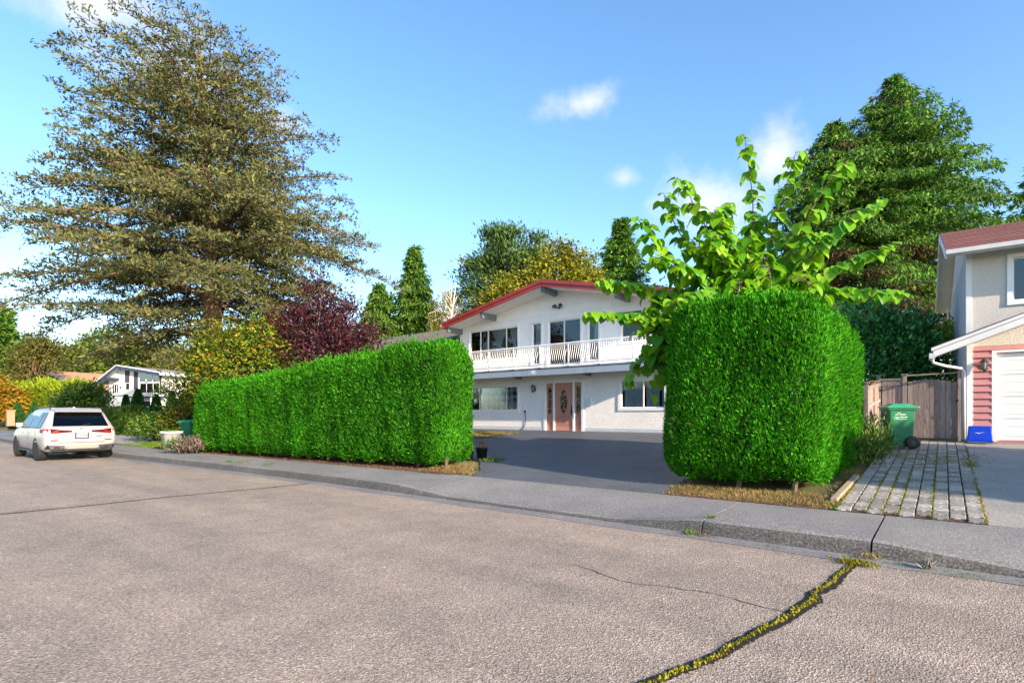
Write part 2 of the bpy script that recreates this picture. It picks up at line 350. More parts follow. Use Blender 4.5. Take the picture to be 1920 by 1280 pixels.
plain('tyre', (.018, .018, .018), .85, .2, 12); plain('rim_dark', (.06, .06, .065), .3, .1, 8, .6); plain('tail_red', (.20, .003, .004), .2, .1, 8, 0, .4); plain('tail_dark', (.03, .004, .005), .2, .1, 8, 0, .4); plain('car_trim', (.022, .022, .024), .5, .15, 8); plain('chrome', (.6, .6, .6), .15, .05, 5, 1); plain('plate_white', (.34, .33, .35), .5, .05, 8); plain('plate_red', (.25, .04, .05), .5, .1, 8); plain('plate_blue', (.06, .07, .18), .5, .1, 8); plain('skid_gray', (.20, .19, .17), .4, .1, 6); plain('brass', (.75, .52, .25), .3, .1, 6, .7)
# foliage
leafmat('hedge_leaf', [(.008, .065, .003), (.019, .15, .005), (.040, .25, .008), (.085, .36, .014), (.07, .16, .02)], .75, .30, .05, 1.3, .3)
leafmat('hedge_leaf_bright', [(.008, .07, .003), (.019, .16, .005), (.042, .27, .008), (.09, .39, .015), (.08, .18, .02)], .75, .32, .05, 1.5, .28)
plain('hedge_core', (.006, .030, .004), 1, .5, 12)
leafmat('cedar_needle', [(.034, .052, .022), (.07, .092, .032), (.12, .135, .044), (.19, .175, .058), (.075, .12, .058)], .7, .2, .15, .5, .25)
leafmat('cypress_leaf', [(.02, .07, .014), (.05, .14, .02), (.10, .21, .025), (.17, .27, .03)], .6, .25, .2, .6, .25)
leafmat('spruce_leaf', [(.02, .085, .018), (.05, .155, .02), (.10, .23, .022), (.18, .30, .028)], .6, .25, .2, .45, .3)
leafmat('dead_needle', [(.10, .055, .03), (.17, .10, .055), (.24, .15, .09)], .9, .1, .1, .6, .2)
leafmat('pine_needle', [(.014, .045, .014), (.034, .085, .02), (.065, .125, .025), (.10, .16, .028)], .6, .15, .2, .6, .3)
leafmat('yellow_leaf', [(.07, .10, .012), (.14, .17, .014), (.23, .24, .018), (.33, .28, .02)], .55, .35, .2, .5, .3)
leafmat('olive_leaf', [(.035, .07, .010), (.07, .12, .014), (.12, .17, .02), (.17, .18, .02)], .55, .3, .2, .4, .3)
leafmat('olive_brown_leaf', [(.05, .055, .014), (.09, .09, .018), (.15, .13, .025), (.10, .14, .02)], .55, .3, .2, .4, .3)
leafmat('plum_leaf', [(.012, .006, .011), (.030, .010, .016), (.065, .014, .020), (.12, .022, .028)], .5, .25, .3, .8, .35)
leafmat('yellow_green_leaf', [(.025, .075, .008), (.06, .13, .010), (.12, .19, .012), (.26, .27, .012), (.26, .13, .02)], .5, .35, .25, .7, .35)
leafmat('laurel_leaf', [(.012, .08, .016), (.028, .17, .026), (.055, .27, .04), (.11, .36, .07)], .3, .15, .5, 1, .2)
leafmat('lime_leaf', [(.12, .20, .01), (.22, .32, .012), (.35, .42, .02)], .5, .4, .2, 1, .2)
leafmat('shrub_leaf', [(.018, .06, .008), (.04, .11, .012), (.08, .17, .018), (.16, .20, .03)], .5, .25, .25, 1, .3)
leafmat('orange_leaf', [(.20, .10, .012), (.34, .15, .012), (.30, .22, .015), (.12, .13, .015)], .55, .35, .2, .6, .3)
leafmat('sapling_leaf', [(.045, .19, .010), (.10, .31, .012), (.19, .42, .016), (.30, .50, .022)], .38, .42, .4, 2, .18)
leafmat('juniper_leaf', [(.012, .06, .014), (.03, .11, .02), (.07, .17, .03)], .6, .2, .2, 2, .2)
leafmat('dry_leaf', [(.16, .10, .06), (.25, .17, .11), (.33, .24, .16)], .8, .2, .1, 2, .2)
leafmat('grass_blade', [(.05, .12, .012), (.10, .2, .02), (.18, .25, .03)], .6, .3, .2, 1, .25)
leafmat('dry_grass', [(.24, .16, .07), (.34, .25, .11), (.20, .15, .06), (.13, .16, .03)], .7, .25, .15, 1.4, .25)
leafmat('moss', [(.10, .13, .012), (.18, .19, .015), (.28, .25, .02), (.33, .20, .04)], .8, .2, .1, 1.2, .3)
leafmat('dry_twig_leaf', [(.10, .07, .06), (.17, .13, .11), (.25, .2, .17), (.06, .09, .03)], .8, .2, .1, 2, .2)
leafmat('silver_leaf', [(.18, .19, .17), (.28, .28, .25), (.2, .13, .12)], .7, .2, .2, 2, .2)
barkmat('bark_cedar', (.10, .055, .035), (.26, .155, .10)); barkmat('bark_gray', (.10, .085, .08), (.24, .21, .19)); barkmat('bark_brown', (.06, .04, .028), (.16, .11, .075)); barkmat('bark_pale', (.38, .33, .28), (.6, .55, .48)); barkmat('twig_brown', (.09, .065, .045), (.18, .13, .09)); barkmat('bark_purple', (.10, .075, .08), (.22, .17, .17))
# ------------------------------------------------------------------ ground, street, sidewalk
YCX = [-400, -100, -60, -43, -36, -30, -25, -21.5, -16.2, -13, -10.5, 60, 400]; YCY = [30, 11, 7.4, 6.1, 5.95, 6.05, 6.2, 6.3, 6.6, 6.72, 6.8, 6.8, 6.8]
def yc(x): return float(np.interp(x, YCX, YCY))
def hc(x): return float(np.interp(x, [-60, -8.4, -6.9, -3.6, -2.45, -.55, .9, 8.5, 9.5, 60], [.16, .16, .035, .035, .165, .165, .035, .035, .16, .16]))
def gz(x, y): return float(np.clip(.185 + .068*(y - 8.55 - (yc(x)-6.8)), .185, .83))
def sheet(name, xs, prof, mat, kind='structure', label=None, cat=None, parent=None):
    """xs: samples along the street; prof(x) -> list of (y, z) across it"""
    V = []; F = []; k = None
    for x in xs:
        p = prof(x); k = len(p); V += [(x, y, z) for y, z in p]
    for i in range(len(xs)-1):
        for j in range(k-1): F.append((i*k+j, (i+1)*k+j, (i+1)*k+j+1, i*k+j+1))
    me = bpy.data.meshes.new(name); me.from_pydata(V, [], F); me.update(); me.materials.append(MAT[mat])
    o = link(name, me, None, parent)
    if kind: o['kind'] = kind
    if label: o['label'] = label
    return o
XS = sorted(set(list(np.arange(-60, 20.1, .5)) + [-400, -300, -200, -150, -100, -80, -70, 30, 60, 150, 400]))
sheet('ground', XS, lambda x: [(yc(x)+.30, -.03), (yc(x)+1.74, .13)] + [(yc(x)+1.8+d, gz(x, yc(x)+1.8+d)-.02) for d in (0, 1, 2, 3, 5, 7, 9, 9.6, 12, 20, 40, 100, 400, 1500)], 'lawn_soil', label='lawns and ground of the lots behind the sidewalk')
sheet('road', XS, lambda x: [(-400, 0), (-60, 0), (-20, 0), (-5, 0), (2, 0), (yc(x)-.28, 0.0)], 'asphalt_road', label='worn beige grey asphalt street')
sheet('gutter', XS, lambda x: [(yc(x)-.30+.03*math.sin(x*2.3), .004), (yc(x)-.28, .006), (yc(x)+.05, .006)], 'concrete_gutter', label='concrete gutter strip at the foot of the curb')
# tar seams in the road with moss growing in them
def ribbon(name, pts, mat, z, parent=None, kind=None):
    V = []; F = []
    for x, y, a, b in pts: V += [(x-a, y, z), (x+b, y, z)]
    for i in range(len(pts)-1): F.append((2*i, 2*i+1, 2*i+3, 2*i+2))
    me = bpy.data.meshes.new(name); me.from_pydata(V, [], F); me.update(); me.materials.append(MAT[mat])
    o = link(name, me, None, parent)
    if kind: o['kind'] = kind
    return o
seam = [(-0.7, 6.47, 0.036, 0.036), (-0.78, 5.9, 0.036, 0.072), (-0.8, 5.45, 0.036, 0.079), (-0.86, 5.15, 0.05, 0.065), (-0.83, 4.95, 0.065, 0.072), (-0.9, 4.6, 0.043, 0.072), (-0.94, 4.3, 0.036, 0.072), (-1.0, 4.05, 0.036, 0.065), (-1.06, 3.75, 0.043, 0.058), (-1.1, 3.5, 0.036, 0.058), (-1.14, 3.3, 0.05, 0.043), (-1.22, 3.1, 0.043, 0.043), (-1.27, 2.9, 0.05, 0.036), (-1.36, 2.65, 0.043, 0.043), (-1.5, 2.2, 0.043, 0.036), (-1.7, 1.2, 0.043, 0.043), (-1.8, -4, 0.036, 0.043), (-1.9, -12, 0.036, 0.043)]
def densify(p, n=8, j=.005):
    out = []
    for a, b in zip(p[:-1], p[1:]):
        for k in range(n):
            t = k/n; out.append(tuple(a[i]*(1-t)+b[i]*t + (rnd.uniform(-j, j) if i != 1 else 0) for i in range(4)))
    return out + [p[-1]]
sd_ = densify(seam, 14, .007)
o = ribbon('tar_seam', sd_, 'tar', .004); tag(o, 'black tar seal along the mossy crack in the near road', 'road seal')
seam2 = [(-10.8, 6.5, .035, .03), (-10.9, 5.3, .03, .03), (-11.05, 4.0, .03, .03), (-11.05, 2.6, .035, .03), (-11.12, 1.6, .04, .035), (-11.1, -6, .04, .04)]
o = ribbon('tar_seam', densify(seam2, 10, .01), 'tar', .004); tag(o, 'thin dark sealed joint crossing the road in front of the car', 'road seal')
# curb and sidewalk, cast in lengths
sidewalk = empty('sidewalk', (0, 0, 0)); tag(sidewalk, 'grey concrete sidewalk with its curb along the street', kind='structure')
CUTS = [-60, -46, -34, -24.5, -15.5, -9.6, -7.6, -2.38, -.60, 1.4, 3.4, 9, 20]
def seg_xs(a, b): return sorted({a, b, *[x for x in np.arange(math.ceil(a/.25)*.25, b, .25)]})
for a, b in zip(CUTS[:-1], CUTS[1:]):
    g = .022 if a >= -8 else .006
    xs = seg_xs(a+g*.5, b-g*.5)
    V = []; F = []; k = 0
    for x in xs:
        y = yc(x); h = hc(x); w = .004*math.sin(x*9)+.003*math.sin(x*23)
        p = [(y, -.02), (y+.012, .02), (y+.05+w, h*.72), (y+.085+w, h*.93), (y+.14, h), (y+.22, h+.003), (y+.225, -.02)]
        k = len(p); V += [(x, q, z) for q, z in p]
    for i in range(len(xs)-1):
        for j in range(k-1): F.append((i*k+j, (i+1)*k+j, (i+1)*k+j+1, i*k+j+1))
    F.append(tuple(range(k))[::-1]); F.append(tuple((len(xs)-1)*k+j for j in range(k)))
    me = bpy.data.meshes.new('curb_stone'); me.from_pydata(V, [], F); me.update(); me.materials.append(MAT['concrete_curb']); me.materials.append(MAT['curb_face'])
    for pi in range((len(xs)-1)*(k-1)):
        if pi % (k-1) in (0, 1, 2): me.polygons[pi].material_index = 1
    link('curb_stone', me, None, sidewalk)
    V = []; F = []
    for x in xs:
        y = yc(x); h = hc(x)+.003
        p = [(y+.229, -.02), (y+.229, h)] + [(y+.229+1.53*s, h+(.185-h)*min(1, s/.85)**.8 + .0) for s in (.15, .35, .6, .85)] + [(y+1.76, .19), (y+1.765, -.02)]
        k = len(p); V += [(x, q, z) for q, z in p]
    for i in range(len(xs)-1):
        for j in range(k-1): F.append((i*k+j, (i+1)*k+j, (i+1)*k+j+1, i*k+j+1))
    F.append(tuple(range(k))[::-1]); F.append(tuple((len(xs)-1)*k+j for j in range(k)))
    me = bpy.data.meshes.new('paving_slab'); me.from_pydata(V, [], F); me.update(); me.materials.append(MAT['concrete_walk']); link('paving_slab', me, None, sidewalk)
# driveways
def yrows(name, rows, mat, dz=.0, n=24, label=None):
    V = []; F = []
    for y, x0, x1 in rows:
        for i in range(n+1):
            x = x0+(x1-x0)*i/n; V.append((x, y, gz(x, y)+dz))
    for r in range(len(rows)-1):
        for i in range(n): a = r*(n+1)+i; F.append((a, a+1, a+n+2, a+n+1))
    me = bpy.data.meshes.new(name); me.from_pydata(V, [], F); me.update(); me.materials.append(MAT[mat])
    o = link(name, me); o['kind'] = 'structure'
    if label: o['label'] = label
    return o
def interp_rows(keys, step=.25):
    ys = [k[0] for k in keys]; out = []
    for y in np.arange(ys[0], ys[-1]+1e-6, step):
        out.append((float(y), float(np.interp(y, ys, [k[1] for k in keys]))+rnd.uniform(-.03, .03), float(np.interp(y, ys, [k[2] for k in keys]))+rnd.uniform(-.02, .02)))
    return out
yrows('driveway', interp_rows([(8.57, -7.9, -3.2), (9.3, -8.3, -3.6), (10.3, -9.2, -3.8), (11.5, -11.0, -3.85), (13.3, -19.2, -3.9), (19.16, -19.2, -3.9)]), 'drive_asphalt', .004, label='dark blue-grey asphalt driveway in front of the white house')
yrows('lawn', interp_rows([(14.6, -19.2, -14.8), (15.4, -19.2, -13.2), (16.2, -19.2, -13.0), (17.1, -19.2, -14.2)]), 'dry_lawn' if 'dry_lawn' in MAT else 'lawn_soil', .012, label='yellowed grass patch beside the white house driveway')
drv = yrows('garage_driveway', interp_rows([(8.57, .42, 6.5), (17.85, .40, 6.5)], .5), 'concrete_drive', .004, label='grey concrete driveway of the pink garage')
for yy in (14.2, 11.2): pass
# block pavers beside the garage driveway, each block its own piece
PX0, PX1, PY0, PY1 = -1.16, .40, 8.60, 17.80
bed = yrows('paver_bed', interp_rows([(PY0, PX0-.02, PX1+.02), (PY1, PX0-.02, PX1+.02)], .4), 'soil', .003, 10, 'mossy block paving strip beside the garage driveway')
NCOL = 9; cw = (PX1-PX0)/NCOL; rl = .242
def paver_mesh(i):
    r = random.Random(i); w = cw-(.020 if i % 2 else .014); l = rl-.034; h = .03; b = .006
    m = MB(); q = [(-w/2, -l/2), (-w*.17, -l/2-.008), (w*.17, -l/2+.006), (w/2, -l/2), (w/2, l/2), (w*.17, l/2+.006), (-w*.17, l/2-.008), (-w/2, l/2)]
    n = len(q); m.v = [(x, y, -.04) for x, y in q] + [(x, y, h-b) for x, y in q] + [(x*(1-2*b/w), y*(1-2*b/l), h+r.uniform(-.001, .001)) for x, y in q]
    for k in range(n):
        a, c = k, (k+1) % n; m.f += [(a, c, c+n, a+n), (a+n, c+n, c+2*n, a+2*n)]
    m.f.append(tuple(range(2*n, 3*n))); return m.mesh('paver', 'paver_stone')
PM = [paver_mesh(i) for i in range(6)]
cnt = 0; rest = MB(); slope = math.atan(.068)
for r in range(int((PY1-PY0)/rl)):
    for c in range(NCOL):
        x = PX0+cw*(c+.5); y = PY0+rl*(r+.5)+(rl*.5 if c % 2 else 0)
        if y > PY1-.12: continue
        z = gz(x, y)-.006+rnd.uniform(-.004, .004)
        rot = (slope+rnd.uniform(-.02, .02), rnd.uniform(-.02, .02), rnd.uniform(-.025, .025))
        if cnt < 290:
            link('paver', PM[(c*7+r*3) % 6], None, bed, (x, y, z), rot); cnt += 1
        else:
            M = Matrix.Translation((x, y, z)) @ Matrix.Rotation(slope, 4, 'X'); rest.box((-cw/2+.008, -rl/2+.007, -.03), (cw/2-.008, rl/2-.007, .028), M)
rest.build('far_pavers', 'paver_stone', bed)['kind'] = 'stuff'
m = MB(); m.hexa([(PX0-.14, 9.1, .19), (PX0-.05, 9.1, .19), (PX0-.01, 11.4, .33), (PX0-.10, 11.4, .33), (PX0-.14, 9.1, .29), (PX0-.05, 9.1, .29), (PX0-.01, 11.4, .44), (PX0-.10, 11.4, .44)])
tag(m.build('edging_board', 'timber_edge', bevel=.008), 'weathered timber edging board between the right hedge and the pavers', 'edging board')
# ------------------------------------------------------------------ house pieces (local frame: x along the facade, y inwards, z up)
def wall_open(x0, x1, z0, z1, holes, y=0.0, depth=.16):
    m = MB(); xs = sorted({x0, x1, *[h[0] for h in holes], *[h[1] for h in holes]}); zs = sorted({z0, z1, *[h[2] for h in holes], *[h[3] for h in holes]})
    for a, b in zip(xs[:-1], xs[1:]):
        for c, d in zip(zs[:-1], zs[1:]):
            mx, mz = (a+b)/2, (c+d)/2
            if any(h[0] < mx < h[1] and h[2] < mz < h[3] for h in holes): continue
            m.poly([(a, y, c), (b, y, c), (b, y, d), (a, y, d)])
    for a, b, c, d in holes:
        m.poly([(a, y, c), (a, y+depth, c), (a, y+depth, d), (a, y, d)]); m.poly([(b, y, c), (b, y, d), (b, y+depth, d), (b, y+depth, c)])
        m.poly([(a, y, d), (a, y+depth, d), (b, y+depth, d), (b, y, d)]); m.poly([(a, y, c), (b, y, c), (b, y+depth, c), (a, y+depth, c)])
    return m
def drape(x0, x1, z0, z1, y, amp=.02, per=.09, tie=None, n=40, rows=10):
    """hanging cloth; tie=(z, half width fraction) pulls it together like a tied-back curtain"""
    V = []; F = []; xc = (x0+x1)/2
    for j in range(rows+1):
        z = z0+(z1-z0)*j/rows; s = 1.0
        if tie:
            zt, fr = tie; s = fr+(1-fr)*min(1, max(0, (z-zt)/(z1-zt)))**.8 if z > zt else fr*1.3
        for i in range(n+1):
            x = xc+(x0-xc+(x1-x0)*i/n)*s; V.append((x, y+amp*math.sin(2*math.pi*(x0+(x1-x0)*i/n)/per), z))
    for j in range(rows):
        for i in range(n): a = j*(n+1)+i; F.append((a, a+1, a+n+2, a+n+1))
    m = MB(); m.v = V; m.f = F; return m
def window(par, x0, x1, z0, z1, y=0.0, mull=(), trim=.07, gl='window_glass', fmat='white_paint', room=.55, curtains=(), hbar=(), name='window', depth=.16, fr=.035):
    f = MB(); t = trim
    if t:
        f.box((x0-t, y-.035, z0-t), (x1+t, y+.0, z0+.002)); f.box((x0-t, y-.035, z1-.002), (x1+t, y+.0, z1+t)); f.box((x0-t, y-.033, z0), (x0+.002, y+.0, z1)); f.box((x1-.002, y-.033, z0), (x1+t, y+.0, z1))
    a, b = y+.045, y+.095
    f.box((x0, a, z0), (x1, b, z0+fr)); f.box((x0, a, z1-fr), (x1, b, z1)); f.box((x0, a+.002, z0), (x0+fr, b-.002, z1)); f.box((x1-fr, a+.002, z0), (x1, b-.002, z1))
    for mx in mull: f.box((mx-.022, a-.004, z0+.01), (mx+.022, b-.004, z1-.01))
    for mz in hbar: f.box((x0+.01, a-.002, mz-.02), (x1-.01, b-.002, mz+.02))
    w = f.build(name, fmat, par)
    ed = [x0]+list(mull)+[x1]
    zz = [z0]+list(hbar)+[z1]
    for p, q in zip(ed[:-1], ed[1:]):
        for c, d in zip(zz[:-1], zz[1:]):
            MB().box((p+.012, y+.066, c+.012), (q-.012, y+.072, d-.012)).build('pane', gl, w)
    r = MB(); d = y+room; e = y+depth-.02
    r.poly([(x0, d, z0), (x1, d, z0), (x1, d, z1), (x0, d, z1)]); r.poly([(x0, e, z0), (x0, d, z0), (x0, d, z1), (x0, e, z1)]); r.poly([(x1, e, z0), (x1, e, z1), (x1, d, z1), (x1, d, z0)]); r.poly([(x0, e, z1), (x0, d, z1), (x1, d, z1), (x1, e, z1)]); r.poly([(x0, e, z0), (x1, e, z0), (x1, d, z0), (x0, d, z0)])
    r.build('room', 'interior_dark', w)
    for cu in curtains:
        drape(cu[0], cu[1], cu[2] if len(cu) > 2 else z0, z1-.02, y+.19, tie=cu[3] if len(cu) > 3 else None).build('curtain', cu[4] if len(cu) > 4 else 'curtain', w, True)
    return w
def text_mesh(body, size, mat, ext=.004):
    c = bpy.data.curves.new('lettering', 'FONT'); c.body = body; c.size = size; c.extrude = ext; c.align_x = 'CENTER'; c.align_y = 'CENTER'; c.resolution_u = 3
    o = bpy.data.objects.new('lettering_source', c); COL.objects.link(o)
    dg = bpy.context.evaluated_depsgraph_get(); me = bpy.data.meshes.new_from_object(o.evaluated_get(dg)); me.materials.clear(); me.materials.append(MAT[mat])
    bpy.data.objects.remove(o); bpy.data.curves.remove(c); me.name = 'lettering'; return me
def lantern(par, x, y, z, s=1.0):
    m = MB(); m.box((x-.04*s, y-.02, z-.09*s), (x+.04*s, y+.0, z+.09*s)); m.tube([(x, y-.01, z+.06*s), (x, y-.06*s, z+.13*s), (x, y-.12*s, z+.12*s)], .012*s, 6)
    c = (x, y-.13*s, z); m.lathe([(.005, .17*s), (.03*s, .15*s), (.085*s, .08*s), (.09*s, .07*s), (.05*s, .065*s)], 8, c); m.lathe([(.03*s, -.12*s), (.06*s, -.10*s), (.062*s, -.085*s), (.005, -.16*s)], 8, c)
    for k in range(4):
        a = math.pi/4+k*math.pi/2; m.tube([(c[0]+.075*s*math.cos(a), c[1]+.075*s*math.sin(a), z+.07*s), (c[0]+.055*s*math.cos(a), c[1]+.055*s*math.sin(a), z-.09*s)], .008*s, 4)
    o = m.build('wall_lantern', 'fixture', par); g = MB(); g.lathe([(.045*s, -.088*s), (.062*s, .063*s)], 8, c); g.build('lamp_glass', 'lamp_glass', o); return o
# ------------------------------------------------------------------ the white house
WH = empty('white_house', (-12.86, 19.17, 0)); tag(WH, 'white stucco two-storey house with red roof edge and long balcony', 'house')
GB = .80
HL, HR, DEP = -5.6, 5.6, 9.5                      # wall ends left and right of the gable peak
def soff(x): return 6.74 - .205*abs(x)            # underside of the roof
lw = (-5.4, -2.03, 1.70, 2.77); rw = (3.03, 4.81, 1.76, 2.79); dr = (-.52, 1.30, .80, 2.86)
m = wall_open(HL, HR, .62, 3.30, [lw, rw, dr]); m.box((HL, .17, .62), (HL+.16, DEP, 3.3)); m.box((HR-.16, .17, .62), (HR, DEP, 3.3)); m.box((HL, DEP, .62), (HR, DEP+.16, 3.3))
m.poly([(HL, 0, .62), (HL, 0, 3.3), (HL, .17, 3.3), (HL, .17, .62)]); m.poly([(HR, 0, .62), (HR, .17, .62), (HR, .17, 3.3), (HR, 0, 3.3)])
m.build('lower_wall', 'white_stucco', WH)
uw1 = (-4.94, -2.03, 4.05, 5.44); un = (-1.23, -.75, 3.70, 5.46); us = (-.38, 1.22, 3.56, 5.48); un2 = (1.58, 2.06, 3.70, 5.42); uw2 = (3.06, 4.6, 4.3, 5.50)
ZT = 5.56
m = wall_open(HL, HR, 3.30, ZT, [uw1, un, us, un2, uw2]); m.poly([(HL, 0, ZT), (HR, 0, ZT), (HR, 0, soff(HR)+.02), (0, 0, soff(0)+.02), (HL, 0, soff(HL)+.02)])
m.box((HL, .17, 3.3), (HL+.16, DEP, 5.6)); m.box((HR-.16, .17, 3.3), (HR, DEP, 5.6)); m.poly([(HL, 0, 3.3), (HL, 0, 5.6), (HL, .17, 5.6), (HL, .17, 3.3)]); m.poly([(HR, 0, 3.3), (HR, .17, 3.3), (HR, .17, 5.6), (HR, 0, 5.6)])
m.poly([(HR, DEP+.16, 3.3), (HL, DEP+.16, 3.3), (HL, DEP+.16, soff(HL)), (0, DEP+.16, soff(0)), (HR, DEP+.16, soff(HR))])
m.build('upper_wall', 'white_board', WH)
MB().box((HL-.006, -.012, .62), (dr[0]-.06, .0-.001, .98)).box((dr[1]+.06, -.012, .62), (HR+.006, -.001, .96)).build('plinth_band', 'pale_blue_band', WH)
# upper-floor horizontal cladding joints are faint: thin shadow gaps above the windows
for zz in (5.72, 6.05, 6.38):
    hx = (6.74-zz)/.205-.12
    MB().box((-min(hx, 5.58), -.006, zz), (min(hx, 5.58), -.0005, zz+.012)).build('cladding_joint', 'offwhite_trim', WH)
# windows
window(WH, *uw1, mull=(-4.29, -3.82, -2.72), curtains=((-3.72, -2.78, 4.05, (4.75, .18)), (-2.66, -2.08, 4.05, (4.75, .2)), (-4.26, -3.86)))
window(WH, *un, curtains=((-1.18, -.88),)); window(WH, *un2, curtains=((1.74, 2.04),))
sdoor = window(WH, *us, mull=(.40,), name='sliding_door', trim=.09, fr=.05, room=1.2)
window(WH, *uw2, mull=(3.9,), curtains=((4.0, 4.5),))
lwn = window(WH, *lw, mull=(-4.35, -2.72), trim=.09); drape(-5.38, -2.05, 1.71, 2.75, .12, .006, .3).build('curtain', 'lace_curtain', lwn)
rwn = window(WH, *rw, mull=(3.96,), trim=.11, curtains=((4.02, 4.55), (4.63, 4.79), (3.1, 3.9)))
# front door with sidelights
m = MB(); x0, x1, z0, z1 = dr; zb = .80
m.box((x0-.09, -.03, zb), (x0+.03, .12, z1+.05)); m.box((x1-.03, -.03, zb), (x1+.09, .12, z1+.05)); m.box((x0+.03, -.032, z1-.03), (x1-.03, .12, z1+.05)); m.box((-.14, -.01, zb), (-.06, .12, z1-.03)); m.box((.84, -.01, zb), (.92, .12, z1-.03))
frame = m.build('door_frame', 'white_paint', WH)
def panel_groove(m, a, b, c, d, y, w=.012):
    m.box((a, y-.008, c), (b, y, c+w)); m.box((a, y-.008, d-w), (b, y, d)); m.box((a, y-.009, c+w), (a+w, y, d-w)); m.box((b-w, y-.009, c+w), (b, y, d-w))
def oval(cx, cz, rx, rz, y0, y1, n=28):
    return MB().prism([(cx+rx*math.cos(2*math.pi*k/n), cz+rz*math.sin(2*math.pi*k/n)) for k in range(n)], 1, y0, y1)
dl = MB().box((-.06, .03, zb+.04), (.84, .08, z1-.03)).build('front_door', 'salmon_door', WH, bevel=.006)
oval(.39, 2.03, .185, .53, .018, .03).build('oval_moulding', 'salmon_groove', dl); oval(.39, 2.03, .155, .49, .010, .018).build('oval_window', 'leaded_glass', dl)
g = MB(); panel_groove(g, .10, .33, 1.06, 1.34, .03); panel_groove(g, .45, .68, 1.06, 1.34, .03); panel_groove(g, .10, .68, 1.40, 1.46, .03); g.build('raised_panel', 'salmon_groove', dl)
g = MB(); g.tube([(.78, .0, 1.72), (.78, -.045, 1.70), (.78, -.05, 1.55), (.78, .0, 1.50)], .012, 6); g.box((.755, .012, 1.47), (.805, .03, 1.88)); g.build('handle', 'black_metal', dl)
for a, b in ((-.49, -.14), (.92, 1.27)):
    s_ = MB().box((a, .035, zb+.02), (b, .085, z1-.03)).build('sidelight', 'salmon_door', WH)
    MB().box((a+.09, .022, 1.55), (b-.09, .034, 2.66)).build('glass_strip', 'leaded_glass', s_)
    g = MB(); panel_groove(g, a+.06, b-.06, 1.14, 1.46, .035); g.box((a+.02, .025, 1.06), (b-.02, .034, 1.075)); g.build('raised_panel', 'salmon_groove', s_)
MB().box((x0-.05, -.12, .78), (x1+.05, .12, .825)).build('door_sill', 'offwhite_trim', WH)
lantern(WH, -1.09, 0, 2.62, 1.15)
m = MB(); m.box((1.56, -.10, 1.86), (1.76, -.002, 2.14)); m.box((1.55, -.11, 2.10), (1.77, -.002, 2.16)); m.tube([(1.60, -.06, 1.86), (1.60, -.07, 1.79), (1.66, -.07, 1.78)], .008, 5); m.tube([(1.72, -.06, 1.86), (1.72, -.07, 1.80)], .008, 5); m.build('mailbox', 'plastic_pale', WH, bevel=.01)
MB().tube([(-1.62, -.02, 1.63), (-1.60, -.03, 1.55), (-1.56, -.03, 1.30), (-1.60, -.03, 1.05), (-1.72, -.05, .86), (-1.85, -.12, .835)], .014, 6).box((-1.66, -.04, 1.58), (-1.58, -.002, 1.68)).build('cable', 'black_metal', WH)
m = MB()
for sx in (-1, 1):
    m.tube([(.19, -.02, 5.98), (.19+sx*.06, -.10, 5.98), (.19+sx*.10, -.13, 6.02)], .016, 6)
    R = Matrix.Translation((.19+sx*.15, -.17, 6.04)) @ Matrix.Rotation(sx*.5, 4, 'Z') @ Matrix.Rotation(rad(-70), 4, 'X')
    h = MB().lathe([(.03, -.10), (.06, -.06), (.085, .04), (.09, .06), (.07, .055)], 12); n = len(m.v); m.v += [tuple(R @ Vector(v)) for v in h.v]; m.f += [tuple(i+n for i in f) for f in h.f]
m.box((.15, -.03, 5.94), (.23, -.002, 6.02)); m.build('floodlight', 'fixture', WH)
# roof: two pitches, red metal edge, soffit and purlins
OV = 1.05; RF, RB = -OV, DEP+.6; EL, ER = -5.66, 5.66
def rz_(x, d): return 6.74-.205*abs(x)+d
def pitch(x0, x1, d0, d1, y0, y1):
    return MB().hexa([(x0, y0, rz_(x0, d0)), (x1, y0, rz_(x1, d0)), (x1, y1, rz_(x1, d0)), (x0, y1, rz_(x0, d0)), (x0, y0, rz_(x0, d1)), (x1, y0, rz_(x1, d1)), (x1, y1, rz_(x1, d1)), (x0, y1, rz_(x0, d1))])
for a, b in ((EL, 0), (0, ER)):
    r_ = pitch(a, b, 0.0, .03, RF+.03, RB).build('soffit', 'soffit', WH)
    r_ = pitch(a, b, .031, .235, RF+.03, RB).build('roof', 'roof_red_felt', WH)
    pitch(a, b, -.02, .13, RF-.02, RF+.029).build('fascia', 'red_metal', r_); pitch(a, b, .131, .27, RF-.055, RF+.029).build('edge_flashing', 'red_metal', r_)
MB().box((EL-.06, RF-.055, rz_(EL, -.03)), (EL, RB, rz_(EL, .27))).build('eave_fascia', 'red_metal', WH); MB().box((ER, RF-.055, rz_(ER, -.03)), (ER+.06, RB, rz_(ER, .27))).build('eave_fascia', 'red_metal', WH)
MB().box((EL-.16, RF, rz_(EL, .02)), (EL-.061, RB, rz_(EL, .14))).build('gutter', 'gutter_metal', WH)
for px, wdt in ((0, .09), (-3.35, .08), (-5.5, .08), (3.35, .08), (5.5, .08)):
    m = MB(); zt = rz_(px, 0)-(0 if px else .0); dz = .205*wdt if px else .205*wdt
    m.hexa([(px-wdt, RF+.08, zt-.22), (px+wdt, RF+.08, zt-.22), (px+wdt, -.001, zt-.24), (px-wdt, -.001, zt-.24), (px-wdt, RF+.08, rz_(px-wdt, -.003)), (px+wdt, RF+.08, rz_(px+wdt, -.003)), (px+wdt, -.001, rz_(px+wdt, -.003)), (px-wdt, -.001, rz_(px-wdt, -.003))])
    m.build('purlin', 'beam_gray', WH)
